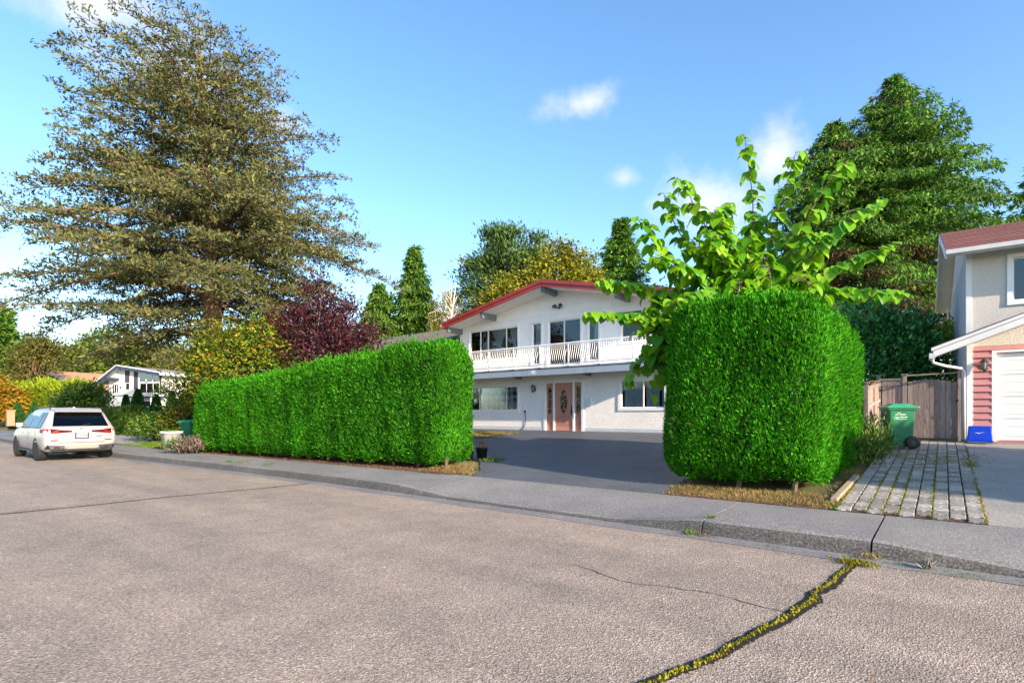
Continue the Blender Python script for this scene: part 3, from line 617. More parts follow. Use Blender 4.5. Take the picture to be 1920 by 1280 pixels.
# balcony with belly balusters
BY = -1.05
deck = MB().box((HL, BY+.02, 3.36), (HR, -.002, 3.43)).build('balcony_deck', 'offwhite_trim', WH)
MB().box((HL, BY-.03, 3.10), (HR, BY+.06, 3.355)).build('balcony_beam', 'gray_blue_paint', WH); MB().box((HL-.01, BY-.05, 3.356), (HR+.01, BY+.015, 3.385)).build('deck_edge', 'dark_gray', WH)
MB().box((HL, BY+.061, 3.30), (HR, -.002, 3.34)).build('balcony_soffit', 'soffit', WH)
for px in (-5.2, -1.9, 1.62, 5.2): MB().hexa([(px-.09, BY+.06, 3.2), (px+.09, BY+.06, 3.2), (px+.09, -.002, 3.06), (px-.09, -.002, 3.06), (px-.09, BY+.06, 3.299), (px+.09, BY+.06, 3.299), (px+.09, -.002, 3.299), (px-.09, -.002, 3.299)]).build('balcony_bracket', 'beam_gray', WH)
ry = BY-.02
m = MB().box((HL, ry-.035, 4.29), (HR, ry+.035, 4.34)); rail = m.build('handrail', 'rail_white', WH, bevel=.008)
MB().box((HL, ry-.012, 4.235), (HR, ry+.012, 4.265)).build('upper_bar', 'rail_white', WH); MB().box((HL, ry-.014, 3.50), (HR, ry+.014, 3.535)).build('lower_bar', 'rail_white', WH)
bmesh_ = MB().tube([(0, -.0, 3.53), (0, -.03, 3.58), (0, -.105, 3.68), (0, -.115, 3.76), (0, -.06, 3.90), (0, -.012, 4.04), (0, .012, 4.14), (0, 0, 4.24)], .0095, 5).mesh('baluster', 'rail_white', True)
x = HL+.05
pm = MB().box((-.022, -.022, 3.43), (.022, .022, 4.30)).mesh('rail_post', 'rail_white'); fm = MB().box((-.02, -.03, 3.386), (.02, .03, 3.43)).mesh('post_foot', 'fixture')
k = 0
while x < HR:
    if k % 14 == 0:
        p_ = link('rail_post', pm, None, WH, (x, ry, 0)); link('post_foot', fm, None, p_)
    else: link('baluster', bmesh_, None, WH, (x, ry, 0))
    x += .098; k += 1
num = link('house_number', text_mesh('2', .20, 'number_dim'), None, WH, (-.62, BY-.036, 3.225), (rad(90), 0, 0)); link('house_number', text_mesh('08', .21, 'number_pale'), None, WH, (-.40, BY-.036, 3.23), (rad(90), 0, 0))
MB().box((-.74, BY-.034, 3.12), (-.25, BY-.0305, 3.335)).build('number_plate', 'gray_blue_paint', WH)
# ------------------------------------------------------------------ the pink garage house on the right
RH = empty('garage_house', (.47, 17.9, 0), rad(1.7)); tag(RH, 'beige stucco house with pink sided garage and dark red shingle roof', 'house')
GW, GD = 9.0, 9.2
m = MB(); gd = (.53, 5.4, .86, 3.01)
wall_open(0.0, GW, .62, 3.2, [gd], 0).build('garage_wall', 'pink_siding', RH)
m.box((0, .001, .62), (.12, 6.0, 3.3)); m.build('side_wall', 'gray_siding', RH)
# lap siding boards left of and above the door
zz = 1.05; bh = .17
while zz < 3.15:
    spans = [(.10, gd[0]-.075), (gd[1]+.075, GW)] if zz < 3.03 else [(.10, GW)]
    for a, b in spans:
        t_ = min(zz+bh, 3.2); MB().hexa([(a, -.046, zz), (b, -.046, zz), (b, -.001, zz), (a, -.001, zz), (a, -.008, t_), (b, -.008, t_), (b, -.001, t_), (a, -.001, t_)]).build('siding_board', 'pink_siding', RH)
    zz += bh
MB().box((.0, -.012, .62), (gd[0]-.075, -.001, 1.04)).build('foundation', 'concrete_curb', RH)
MB().box((-.02, -.04, .95), (.10, .10, 3.30)).build('corner_board', 'white_paint', RH)
m = MB(); m.box((gd[0]-.075, -.035, .83), (gd[0]+.01, .05, 3.02)); m.box((gd[1]-.01, -.035, .83), (gd[1]+.075, .05, 3.02)); m.box((gd[0]-.075, -.036, 3.021), (gd[1]+.075, .05, 3.09)); m.build('door_casing', 'white_paint', RH)
ph = (gd[3]-gd[2])/4
gdo = MB().box((gd[0]+.01, .062, gd[2]), (gd[1]-.01, .10, gd[3]-.004)).build('garage_door', 'white_paint', RH)
for i in range(4):
    s_ = MB().box((gd[0]+.012, .040, gd[2]+.012+i*ph), (gd[1]-.012, .061, gd[2]+(i+1)*ph-.006)).build('door_panel', 'white_paint', gdo, bevel=.006)
    r = MB()
    for k in range(8):
        a = gd[0]+.10+k*.6; 
        for q in (.12, .36): r.hexa([(a, .036, gd[2]+i*ph+q), (a+.46, .036, gd[2]+i*ph+q), (a+.46, .0395, gd[2]+i*ph+q-.02), (a, .0395, gd[2]+i*ph+q-.02), (a, .034, gd[2]+i*ph+q+.02), (a+.46, .034, gd[2]+i*ph+q+.02), (a+.46, .0395, gd[2]+i*ph+q+.03), (a, .0395, gd[2]+i*ph+q+.03)])
    r.build('embossing', 'white_paint', gdo)
MB().box((gd[0]+.01, .035, gd[2]-.03), (gd[1]-.01, .09, gd[2])).build('door_seal', 'black_plastic', RH)
lantern(RH, .31, -.03, 2.72, 1.1)
# garage gable face above the siding, rake roof in front
MB().poly([(-.01, -.014, 3.201), (GW, -.014, 3.201), (GW, -.014, 6.6-3.2), (4.0, -.014, 4.82), (-.01, -.014, 3.225)]).build('gable_infill', 'cream_stucco', RH)
def rake(x0, x1, za, sl, d0, d1, y0, y1):
    return MB().hexa([(x0, y0, za+d0), (x1, y0, za+sl*(x1-x0)+d0), (x1, y1, za+sl*(x1-x0)+d0), (x0, y1, za+d0), (x0, y0, za+d1), (x1, y0, za+sl*(x1-x0)+d1), (x1, y1, za+sl*(x1-x0)+d1), (x0, y1, za+d1)])
rk = rake(-.66, 4.4, 2.98, .40, .0, .04, -.70, -.03).build('garage_roof_soffit', 'soffit', RH)
rr = rake(-.66, 4.4, 2.98, .40, .041, .16, -.70, -.03).build('garage_roof', 'shingle_gray', RH)
rake(-.70, 4.4, 2.965, .40, -.03, .115, -.735, -.701).build('barge_board', 'offwhite_trim', RH); rake(-.74, 4.4, 2.965, .40, .116, .19, -.765, -.701).build('rake_trim', 'offwhite_trim', RH); rake(-.76, 4.4, 2.965, .40, .191, .205, -.77, -.6).build('drip_edge', 'dark_gray', RH)
MB().box((-.78, -.74, 2.90), (-.661, -.04, 3.03)).build('garage_gutter', 'gutter_metal', RH)
MB().tube([(-.72, -.62, 2.91), (-.70, -.60, 2.80), (-.45, -.40, 2.72), (-.12, -.12, 2.66), (-.075, -.08, 2.56), (-.075, -.08, .90)], .036, 8).build('downspout', 'gutter_metal', RH, True)
# upper storey
uy = .25
m = wall_open(0, GW, 3.24, 5.60, [(.86, 2.6, 4.3, 5.36)], uy); m.build('upper_wall', 'beige_stucco', RH)
m = MB().box((-.001, uy+.001, 2.9), (.12, GD, 5.55)); RZ, RY = 7.3, 4.9
m.prism([(uy+.17, 5.56), (GD, 5.56), (GD, 5.6), (RY, 7.1), (uy+.17, 5.6)], 0, 0.0, .12); m.build('upper_side_wall', 'gray_siding', RH)
for k in range(14): MB().box((-.012, .5+k*.62, 2.95), (-.0015, .52+k*.62, 5.7)).build('siding_batten', 'gray_siding', RH)
MB().box((-.02, uy-.02, 3.0), (.09, uy+.09, 5.72)).build('upper_corner_board', 'offwhite_trim', RH)
window(RH, .86, 2.6, 4.3, 5.36, uy, mull=(1.75,), trim=.10, gl='screen_glass', curtains=((1.8, 2.55),))
ef, eb, ez = -.32, GD+.35, 5.50
for y0, y1 in ((ef, RY), (eb, RY)):
    x0, x1 = -.42, GW
    for nm, d0, d1, mt in (('roof_soffit', 0, .03, 'soffit'), ('roof', .031, .13, 'shingle_red')):
        MB().hexa([(x0, y0, ez+d0), (x1, y0, ez+d0), (x1, y1, RZ+d0), (x0, y1, RZ+d0), (x0, y0, ez+d1), (x1, y0, ez+d1), (x1, y1, RZ+d1), (x0, y1, RZ+d1)]).build(nm, mt, RH)
    MB().hexa([(x0-.035, y0, ez-.06), (x0-.001, y0, ez-.06), (x0-.001, y1, RZ-.06), (x0-.035, y1, RZ-.06), (x0-.035, y0, ez+.12), (x0-.001, y0, ez+.12), (x0-.001, y1, RZ+.12), (x0-.035, y1, RZ+.12)]).build('rake_board', 'offwhite_trim', RH)
# shingle courses on the visible front pitch
sl_ = (RZ-ez)/(RY-ef); ncr = 14
for k in range(ncr):
    ya = ef+k*(RY-ef)/ncr; yb = ya+(RY-ef)/ncr+.05; za = ez+.131+sl_*(ya-ef); zb_ = ez+.131+sl_*(yb-ef)
    MB().hexa([(-.43, ya, za), (GW, ya, za), (GW, yb, zb_), (-.43, yb, zb_), (-.43, ya, za+.03), (GW, ya, za+.03), (GW, yb, zb_+.004), (-.43, yb, zb_+.004)]).build('shingle_course', 'shingle_red', RH)
MB().prism([(ef-.11, ez+.02), (ef-.001, ez-.03), (ef-.001, ez+.12), (ef-.12, ez+.12)], 0, -.44, GW).build('roof_gutter', 'gutter_metal', RH)
MB().tube([(-.10, GD-.1, 5.6), (-.07, GD-.05, 5.3), (-.06, GD-.05, 1.0)], .035, 6).build('rear_downspout', 'gutter_metal', RH)
# ------------------------------------------------------------------ neighbour house behind the left hedge
NH = empty('hidden_neighbour_house', (-26.5, 18.6, 0)); NH.name = 'low_roofed_house'; tag(NH, 'house with brown shingle roof showing above the left hedge', 'house')
wall_open(-7.5, 6.6, .6, 4.75, [(-5, -3, 2.2, 3.6), (1, 3.5, 2.2, 3.6)]).build('wall', 'cream_stucco', NH); MB().box((-7.5, .17, .6), (-7.34, 8.5, 4.75)).box((6.44, .17, .6), (6.6, 8.5, 4.75)).box((-7.5, 8.5, .6), (6.6, 8.66, 4.75)).build('rear_walls', 'cream_stucco', NH)
window(NH, -5, -3, 2.2, 3.6, mull=(-4,)); window(NH, 1, 3.5, 2.2, 3.6, mull=(2.2,))
m = MB(); e0, e1, zz, zr = -.6, 9.2, 4.78, 6.45
m.hexa([(-5.0, e0, zz), (7.3, e0, zz), (7.3, 4.4, zr), (-2.6, 4.4, zr), (-5.0, e0, zz+.12), (7.3, e0, zz+.12), (7.3, 4.4, zr+.12), (-2.6, 4.4, zr+.12)]); m.hexa([(-5.0, e1, zz), (7.3, e1, zz), (7.3, 4.4, zr), (-2.6, 4.4, zr), (-5.0, e1, zz+.12), (7.3, e1, zz+.12), (7.3, 4.4, zr+.121), (-2.6, 4.4, zr+.121)])
nr = m.build('roof', 'shingle_brown', NH)
MB().hexa([(-8.2, e0, zz), (-5.01, e0, zz), (-2.61, 4.4, zr), (-8.2, 4.4, zr-.3), (-8.2, e0, zz+.118), (-5.01, e0, zz+.118), (-2.61, 4.4, zr+.118), (-8.2, 4.4, zr-.18)]).build('hip_roof', 'shingle_tan', NH)
MB().box((-8.25, e0-.14, zz-.02), (7.35, e0-.001, zz+.13)).build('gutter', 'white_paint', NH)
for vx in (-1.2, .9, 4.3): MB().box((vx-.16, 3.6, 6.2), (vx+.16, 3.95, 6.42)).build('roof_vent', 'dark_gray', NH, bevel=.02)
MB().tube([(-6.3, 3.4, 6.0), (-6.3, 3.4, 7.1)], .03, 6).tube([(-7.2, 3.4, 7.05), (-4.9, 3.4, 7.1)], .025, 5).tube([(-6.3, 3.4, 6.9), (-5.2, 3.3, 6.45)], .02, 5).build('antenna', 'offwhite_trim', NH)
# ------------------------------------------------------------------ far houses down the street
LH = empty('gabled_house', (-70.45, 18.9, 0), rad(25)); tag(LH, 'distant white house with navy gable trim and tall window wall', 'house')
LWD, LDP = 6.9, 11
wl_, wn_ = (.35, 1.25, 3.8, 4.75), (2.15, 2.75, 3.7, 5.6)
def lsof(x): return 6.5-(.62*(1.9-x) if x < 1.9 else .155*(x-1.9))
m = wall_open(0, LWD, .6, 4.85, [wl_, (2.15, 2.75, 3.7, 4.84), (4.0, 6.6, 3.75, 4.84)]); m.poly([(0, 0, 4.85), (LWD, 0, 4.85), (LWD, 0, lsof(LWD)), (1.9, 0, lsof(1.9)), (0, 0, lsof(0))]); m.box((0, .17, .6), (.15, LDP, 4.9)); m.box((0, LDP, .6), (LWD, LDP+.15, 4.9))
m.build('front_wall', 'white_paint', LH); m = MB().box((LWD-.15, .001, .6), (LWD+.001, LDP, 5.65)); m.build('side_wall', 'cream_stucco', LH)
window(LH, *wl_, mull=(.65, .95), trim=.05); window(LH, 2.15, 2.75, 3.7, 4.84, trim=.05); MB().box((2.15, -.03, 4.9), (2.75, -.001, 6.2)).build('grille_panel', 'charcoal_wall', LH)
MB().box((3.3, -.03, 3.6), (3.85, -.001, 6.1)).build('dark_panel', 'charcoal_wall', LH); MB().box((6.62, -.03, 3.6), (6.89, -.001, 5.7)).build('dark_panel', 'charcoal_wall', LH)
window(LH, 4.0, 6.6, 3.75, 4.84, mull=(4.9, 5.75), trim=.06, gl='tinted_glass', fr=.06)
for a, b in ((4.05, 4.85), (4.95, 5.7), (5.8, 6.55)):
    f = MB().prism([(a, 4.95), (b, 4.95), (b, lsof(b)-.22), (a, lsof(a)-.22)], 1, -.02, -.003).build('clerestory_window', 'tinted_glass', LH)
m = MB()
for x0, x1 in ((-.9, 1.9), (1.9, 7.5)):
    for d0, d1, mt, nm, ya, yb in ((0, .10, 'soffit', 'roof_soffit', -.75, LDP+.4), (.101, .22, 'shingle_gray', 'roof', -.75, LDP+.4), (-.12, .17, 'navy_paint', 'fascia', -.80, -.751), (.171, .26, 'white_paint', 'fascia_trim', -.83, -.751)):
        MB().hexa([(x0, ya, lsof(x0)+d0), (x1, ya, lsof(x1)+d0), (x1, yb, lsof(x1)+d0), (x0, yb, lsof(x0)+d0), (x0, ya, lsof(x0)+d1), (x1, ya, lsof(x1)+d1), (x1, yb, lsof(x1)+d1), (x0, yb, lsof(x0)+d1)]).build(nm, mt, LH)
MB().box((7.5, -.83, lsof(7.5)-.05), (7.6, LDP, lsof(7.5)+.24)).build('eave_fascia', 'white_paint', LH); MB().box((.2, -.74, 5.15), (1.4, -.02, 5.42)).build('purlin', 'navy_paint', LH)
MB().box((3.6, -1.3, 3.25), (LWD+.6, -.02, 3.4)).build('balcony_deck', 'navy_paint', LH); MB().box((3.6, -1.3, 3.41), (5.3, -1.24, 4.1)).build('balcony_panel', 'cream_stucco', LH)
for k in range(9): MB().box((5.4+k*.24, -1.28, 3.41), (5.44+k*.24, -1.24, 4.1)).build('balcony_bar', 'black_metal', LH)
MB().box((0, -.04, 3.5), (3.3, -.001, 3.58)).build('belt_trim', 'navy_paint', LH); MB().box((LWD-.06, -1.3, .8), (LWD+.6, -1.18, 3.25)).build('balcony_post', 'white_paint', LH)
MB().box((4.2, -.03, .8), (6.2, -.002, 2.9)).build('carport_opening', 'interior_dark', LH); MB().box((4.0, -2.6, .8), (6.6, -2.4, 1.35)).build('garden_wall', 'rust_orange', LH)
def simple_house(name, label, loc, rz, w, d, eave, ridge, wallm, roofm, trim='white_paint', px=None):
    H = empty(name, loc, rz); tag(H, label, 'house'); px = w*.5 if px is None else px
    wl = wall_open(0, w, .5, eave, [(w*.15, w*.4, eave-1.5, eave-.5), (w*.6, w*.85, eave-1.5, eave-.5)]); wl.box((0, .17, .5), (.15, d, eave)); wl.box((w-.15, .17, .5), (w, d, eave)); wl.box((0, d, .5), (w, d+.15, eave)); wl.poly([(0, 0, eave), (w, 0, eave), (px, 0, ridge)])
    wl.build('wall', wallm, H); window(H, w*.15, w*.4, eave-1.5, eave-.5, mull=(w*.27,)); window(H, w*.6, w*.85, eave-1.5, eave-.5, mull=(w*.72,))
    for x0, z0, x1, z1 in ((-.6, eave-.25, px, ridge), (px, ridge, w+.6, eave-.25)):
        MB().hexa([(x0, -.7, z0), (x1, -.7, z1), (x1, d+.5, z1), (x0, d+.5, z0), (x0, -.7, z0+.2), (x1, -.7, z1+.2), (x1, d+.5, z1+.2), (x0, d+.5, z0+.2)]).build('roof', roofm, H); MB().hexa([(x0, -.74, z0-.08), (x1, -.74, z1-.08), (x1, -.701, z1-.08), (x0, -.701, z0-.08), (x0, -.74, z0+.22), (x1, -.74, z1+.22), (x1, -.701, z1+.22), (x0, -.701, z0+.22)]).build('barge_board', trim, H)
    return H
OH = simple_house('orange_roofed_house', 'distant grey gabled house with orange tile roof behind the car', (-102.5, 20.2, 0), rad(8), 11, 14, 5.2, 7.6, 'charcoal_wall', 'shingle_orange', px=1.6)
BH = simple_house('brown_roofed_house', 'far low house with brown roof and cream chimney among trees', (-116, 19.5, 0), rad(60), 16, 10, 4.6, 6.2, 'cream_stucco', 'shingle_brown', px=8)
MB().box((7.2, 3, 5.2), (9.4, 4.6, 7.6)).box((7.0, 2.8, 7.6), (9.6, 4.8, 7.8)).build('chimney', 'chimney_cream', BH)
# ------------------------------------------------------------------ fence and gate beside the garage
FN = empty('wooden_fence', (-1.40, 17.9, .83)); tag(FN, 'weathered grey board fence behind the green cart', 'fence')
def board(x, w, z0, z1, parent, y=0.0, mat='weathered_wood', t=.02, name='board', dog=.0):
    return MB().box((-w/2+.003, -t/2, 0), (w/2-.003, t/2, z1-z0)).build(name, mat, parent, bevel=.003, loc=(x, y, z0))
for i in range(4): board(.13+i*.118, .118, .03, 1.60+rnd.uniform(-.01, .01), FN)
MB().box((.02, -.035, 1.60), (.52, .035, 1.64)).build('cap_rail', 'weathered_wood', FN); MB().box((.02, -.03, 1.44), (.52, -.011, 1.53)).build('upper_rail', 'weathered_wood', FN)
def post(x, y, h, mat='weathered_wood', s=.045, parent=FN):
    o = MB().box((-s, -s, 0), (s, s, h)).build('post', mat, parent, bevel=.004, loc=(x, y, 0)); MB().box((-s-.025, -s-.025, h), (s+.025, s+.025, h+.035)).build('post_cap', mat, o, bevel=.006); return o
post(0, 0, 1.72); post(.575, 0, 1.72)
# the run along the side lot line towards the street
for i in range(26):
    y = -.10-i*.118; o = MB().box((-.01, -.056, 0), (.01, .056, 1.50+rnd.uniform(-.01, .01))).build('board', 'weathered_wood', FN, loc=(0, y, gz(-1.4, 17.9+y)-.83+.02)); 
for y in (-1.5, -3.1): post(0, y, 1.60, 'red_cedar_post' if y == -1.5 else 'weathered_wood').location.z = gz(-1.4, 17.9+y)-.83
for z in (.25, 1.02, 1.45): MB().hexa([(.011, -3.1, z-.21), (.045, -3.1, z-.21), (.045, -.05, z), (.011, -.05, z), (.011, -3.1, z-.13), (.045, -3.1, z-.13), (.045, -.05, z+.08), (.011, -.05, z+.08)]).build('rail', 'weathered_wood', FN)
GT = empty('wooden_gate', (-.76, 17.92, .83)); tag(GT, 'arched grey board gate beside the pink garage', 'gate')
for i in range(9):
    u = (i+.5)/9; board(u*1.02, .1133, .06, 1.46+.13*math.sin(math.pi*(.18+.75*u)), GT)
MB().box((.0, .012, .3), (1.02, .045, .39)).box((.0, .012, 1.2), (1.02, .045, 1.29)).build('cross_rail', 'weathered_wood', GT); MB().tube([(-.15, 0, 1.70), (1.10, 0, 1.74)], .018, 6).build('top_bar', 'weathered_wood', GT); MB().box((.99, -.055, 1.0), (1.05, -.012, 1.06)).build('latch', 'black_metal', GT); MB().box((1.035, -.04, .0), (1.10, .04, 1.85)).build('gate_post', 'weathered_wood', GT)
# ------------------------------------------------------------------ bins, boxes, pots
def swoosh(w, mat, par, loc, rot):
    m = MB(); pts = [(-.5, -.02), (-.25, -.03), (-.05, -.10), (.12, .02), (.5, .05), (.14, .07), (0, -.02), (-.22, .035)]
    m.prism([(x*w, z*w) for x, z in pts], 1, -.002, 0); return m.build('emblem', mat, par, loc=loc, rot=rot)
def cart(loc, rz, label, detail=True):
    C = empty('wheeled_cart', loc, rz); tag(C, label, 'garbage cart', 'green wheeled carts')
    def ring(x0, x1, y, z): return [(x0, -y, z), (x1, -y, z), (x1, y, z), (x0, y, z)]
    m = MB(); m.hexa(ring(-.20, .22, .20, .06)+ring(-.255, .27, .255, .93)); b = m.build('body', 'green_plastic', C, bevel=.025)
    MB().hexa(ring(-.285, .29, .28, .90)+ring(-.29, .295, .285, .955)).build('rim', 'green_plastic', C, bevel=.01)
    l = MB(); l.hexa(ring(-.32, .34, .305, .957)+ring(-.31, .33, .295, .99)); l.hexa(ring(-.29, .27, .275, .988)+ring(-.15, .16, .17, 1.055)); lid = l.build('lid', 'green_lid', C, bevel=.012)
    MB().tube([(.28, -.22, .93), (.37, -.22, .965), (.37, .22, .965), (.28, .22, .93)], .016, 8).build('handle', 'green_plastic', C)
    MB().tube([(.20, -.27, .13), (.20, .27, .13)], .012, 8).build('axle', 'black_plastic', C)
    for sy in (-1, 1):
        w = MB(); w.lathe([(.05, -.03), (.10, -.032), (.145, -.028), (.15, -.012), (.15, .012), (.145, .028), (.10, .032), (.05, .03)], 24); wo = w.build('wheel', 'black_plastic', C, True, loc=(.20, sy*.275, .15), rot=(rad(90), 0, 0))
        MB().lathe([(.045, -.036), (.05, -.034), (.05, .034), (.045, .036)], 16).build('hub', 'fixture', wo)
    if detail:
        # white print on the side: short words, a flying-bird emblem, a line of small print
        a = math.atan(.055/.87)
        def word(x, z, w, h, n):
            m = MB(); r = random.Random(int(x*1e3+z*1e3))
            for k in range(n): p = x-w/2+w*k/n; hh = h*r.choice((.7, 1, .85)); m.box((p, -.0025, z), (p+w/n*.72, 0, z+hh))
            return m
        dec = MB()
        for mm in (word(-.035, .13, .07, .014, 4), word(-.075, .085, .075, .018, 5), word(.045, .088, .13, .022, 7), word(.075, .030, .13, .02, 8), word(.0, -.015, .26, .013, 18)): n = len(dec.v); dec.v += mm.v; dec.f += [tuple(i+n for i in f) for f in mm.f]
        d = dec.build('print', 'print_white', C, loc=(-.03, -.2405, .70), rot=(a, 0, 0)); swoosh(.22, 'print_white', C, (-.07, -.2425, .735), (a, 0, 0))
    return C
cart((-.86, 15.75, gz(-.86, 15.75)+.03), rad(24), 'green wheeled cart with white lettering beside the wooden gate')
cart((-23.35, 8.95, gz(-23.3, 8.9)), rad(200), 'green wheeled cart half hidden at the far end of the left hedge', False)
BB = empty('recycling_box', (.68, 17.52, .838)); tag(BB, 'bright blue plastic recycling box upside down by the garage', 'recycling box')
def rect(x, y, z): return [(-x, -y, z), (x, -y, z), (x, y, z), (-x, y, z)]
MB().hexa(rect(.235, .17, .03)+rect(.205, .15, .385)).build('shell', 'blue_plastic', BB, bevel=.02); MB().hexa(rect(.25, .185, .0)+rect(.248, .183, .035)).build('rim', 'blue_plastic', BB, bevel=.008); MB().box((-.10, -.168, .06), (.10, -.15, .10)).build('handle', 'blue_plastic', BB); swoosh(.20, 'print_white', BB, (0, -.1645, .22), (rad(-3), 0, 0))
def pot(name, label, loc, r, h, mat, cat='plant pot'):
    P = empty(name, loc); tag(P, label, cat)
    MB().lathe([(r*.74, 0), (r*.95, h*.88), (r*1.06, h*.885), (r*1.06, h), (r*.94, h), (r*.92, h*.86), (r*.1, h*.84)], 24).build('vessel', mat, P, True); MB().lathe([(r*.9, h*.82), (r*.5, h*.87), (.01, h*.88)], 16).build('potting_soil', 'soil', P); return P
pot_a = pot('flower_pot', 'black plastic pot with dried plants at the driveway edge', (-9.55, 10.75, gz(-9.55, 10.75)), .16, .30, 'black_plastic')
pot_b = pot('flower_pot', 'smaller dark pot tucked between the left hedge and another pot', (-9.8, 10.5, gz(-9.8, 10.5)), .14, .28, 'black_plastic')
urn = pot('planter_urn', 'large white round planter at the far end of the left hedge', (-22.45, 7.95, gz(-22.4, 7.95)), .36, .70, 'urn_white', 'planter')
# ------------------------------------------------------------------ the white car
CR = empty('parked_car', (-24.6, 5.2, 0), rad(180)); tag(CR, 'white sport utility car parked at the curb seen from behind', 'car')
def car_body():
    R = [(-2.47, .50, [.80, .86, .86, .84], .93, .80, .98, .45, 1.00, 1.0), (-2.42, .42, [.88, .93, .93, .90], 1.0, .84, 1.06, .5, 1.08, 1.085), (-2.30, .33, [.93, .97, .97, .93], 1.05, .82, 1.17, .6, 1.22, 1.225), (-2.12, .30, [.95, .99, .985, .94], 1.06, .76, 1.40, .62, 1.475, 1.48), (-1.99, .30, [.96, 1.0, .99, .945], 1.065, .72, 1.56, .60, 1.64, 1.655),
         (-1.80, .30, [.96, 1.0, .99, .945], 1.065, .715, 1.60, .60, 1.685, 1.705), (-1.0, .27, [.955, .995, .985, .945], 1.06, .725, 1.635, .60, 1.725, 1.745), (0, .27, [.95, .985, .98, .945], 1.05, .725, 1.63, .60, 1.715, 1.74), (.55, .27, [.95, .985, .98, .945], 1.045, .70, 1.56, .58, 1.64, 1.66), (1.25, .28, [.955, .99, .985, .94], 1.03, .80, 1.14, .6, 1.17, 1.18), (1.95, .30, [.95, .98, .965, .90], .96, .78, 1.04, .5, 1.07, 1.08), (2.30, .34, [.88, .92, .90, .82], .84, .68, .92, .45, .95, .955), (2.46, .45, [.66, .72, .70, .66], .70, .5, .76, .35, .78, .785)]
    m = MB(); k = 0
    for x, zb, w, zd, we, ze, wf, zf, zg in R:
        h = [(0, zb), (w[0]*.9, zb), (w[0], zb+.10), (w[1], .62 if zb < .6 else .65), (w[2], .80 if zd > .85 else .68), (w[3], zd), (we, ze), (wf, zf), (0, zg)]
        p = [(x, -y, z) for y, z in h] + [(x, y, z) for y, z in h[-2:0:-1]]; k = len(p); m.v += p
    for i in range(len(R)-1):
        for j in range(k): a = i*k+j; b = i*k+(j+1) % k; m.f.append((a, b, b+k, a+k))
    m.f.append(tuple(range(k))); m.f.append(tuple(range((len(R)-1)*k, len(R)*k))[::-1])
    body = m.build('body', 'car_white', CR, True)
    bm = bmesh.new(); bm.from_mesh(body.data); bmesh.ops.recalc_face_normals(bm, faces=bm.faces); bm.to_mesh(body.data); bm.free()
    # wheel openings are cut out of the shell
    cut = MB()
    for wx in (-1.47, 1.50): 
        for sy in (-1, 1):
            n = 24; cut.prism([(wx+.415*math.cos(2*math.pi*q/n), .385+.415*math.sin(2*math.pi*q/n)) for q in range(n)], 1, sy*.66, sy*1.2)
    co = cut.build('wheel_cut', 'car_trim'); bm = bmesh.new(); bm.from_mesh(co.data); bmesh.ops.recalc_face_normals(bm, faces=bm.faces); bm.to_mesh(co.data); bm.free()
    md = body.modifiers.new('arches', 'BOOLEAN'); md.operation = 'DIFFERENCE'; md.object = co; md.solver = 'EXACT'
    dg = bpy.context.evaluated_depsgraph_get(); nm = bpy.data.meshes.new_from_object(body.evaluated_get(dg)); body.modifiers.clear(); body.data = nm
    if not nm.materials: nm.materials.append(MAT['car_white'])
    bpy.data.objects.remove(co); return body
car_body()
tyre = MB().lathe([(.25, -.13), (.34, -.135), (.375, -.11), (.385, -.05), (.385, .05), (.375, .11), (.34, .135), (.25, .13)], 32).mesh('tyre', 'tyre', True)
rim = MB(); rim.lathe([(.26, .05), (.265, .12), (.25, .125), (.24, .06)], 28); rim.lathe([(.01, .07), (.06, .09), (.06, .05), (.01, .045)], 14)
for k in range(5):
    a = 2*math.pi*k/5
    for da in (-.13, .13): M = Matrix.Rotation(a+da, 4, 'Z'); rim.hexa([(.04, -.018, .06), (.25, -.022, .09), (.25, .022, .09), (.04, .018, .06), (.04, -.018, .085), (.25, -.022, .115), (.25, .022, .115), (.04, .018, .085)], M)
rimm = rim.mesh('rim', 'rim_dark')
for wx in (-1.47, 1.50):
    for sy in (-1, 1):
        w = empty('wheel', (wx, sy*.865, .385)); w.parent = CR; w.rotation_euler = (rad(90)*(-sy), 0, 0); link('tyre', tyre, None, w); link('rim', rimm, None, w)
        MB().lathe([(.24, .0), (.01, .0), (.01, .02), (.24, .02)], 20).build('brake_disc', 'car_trim', w)
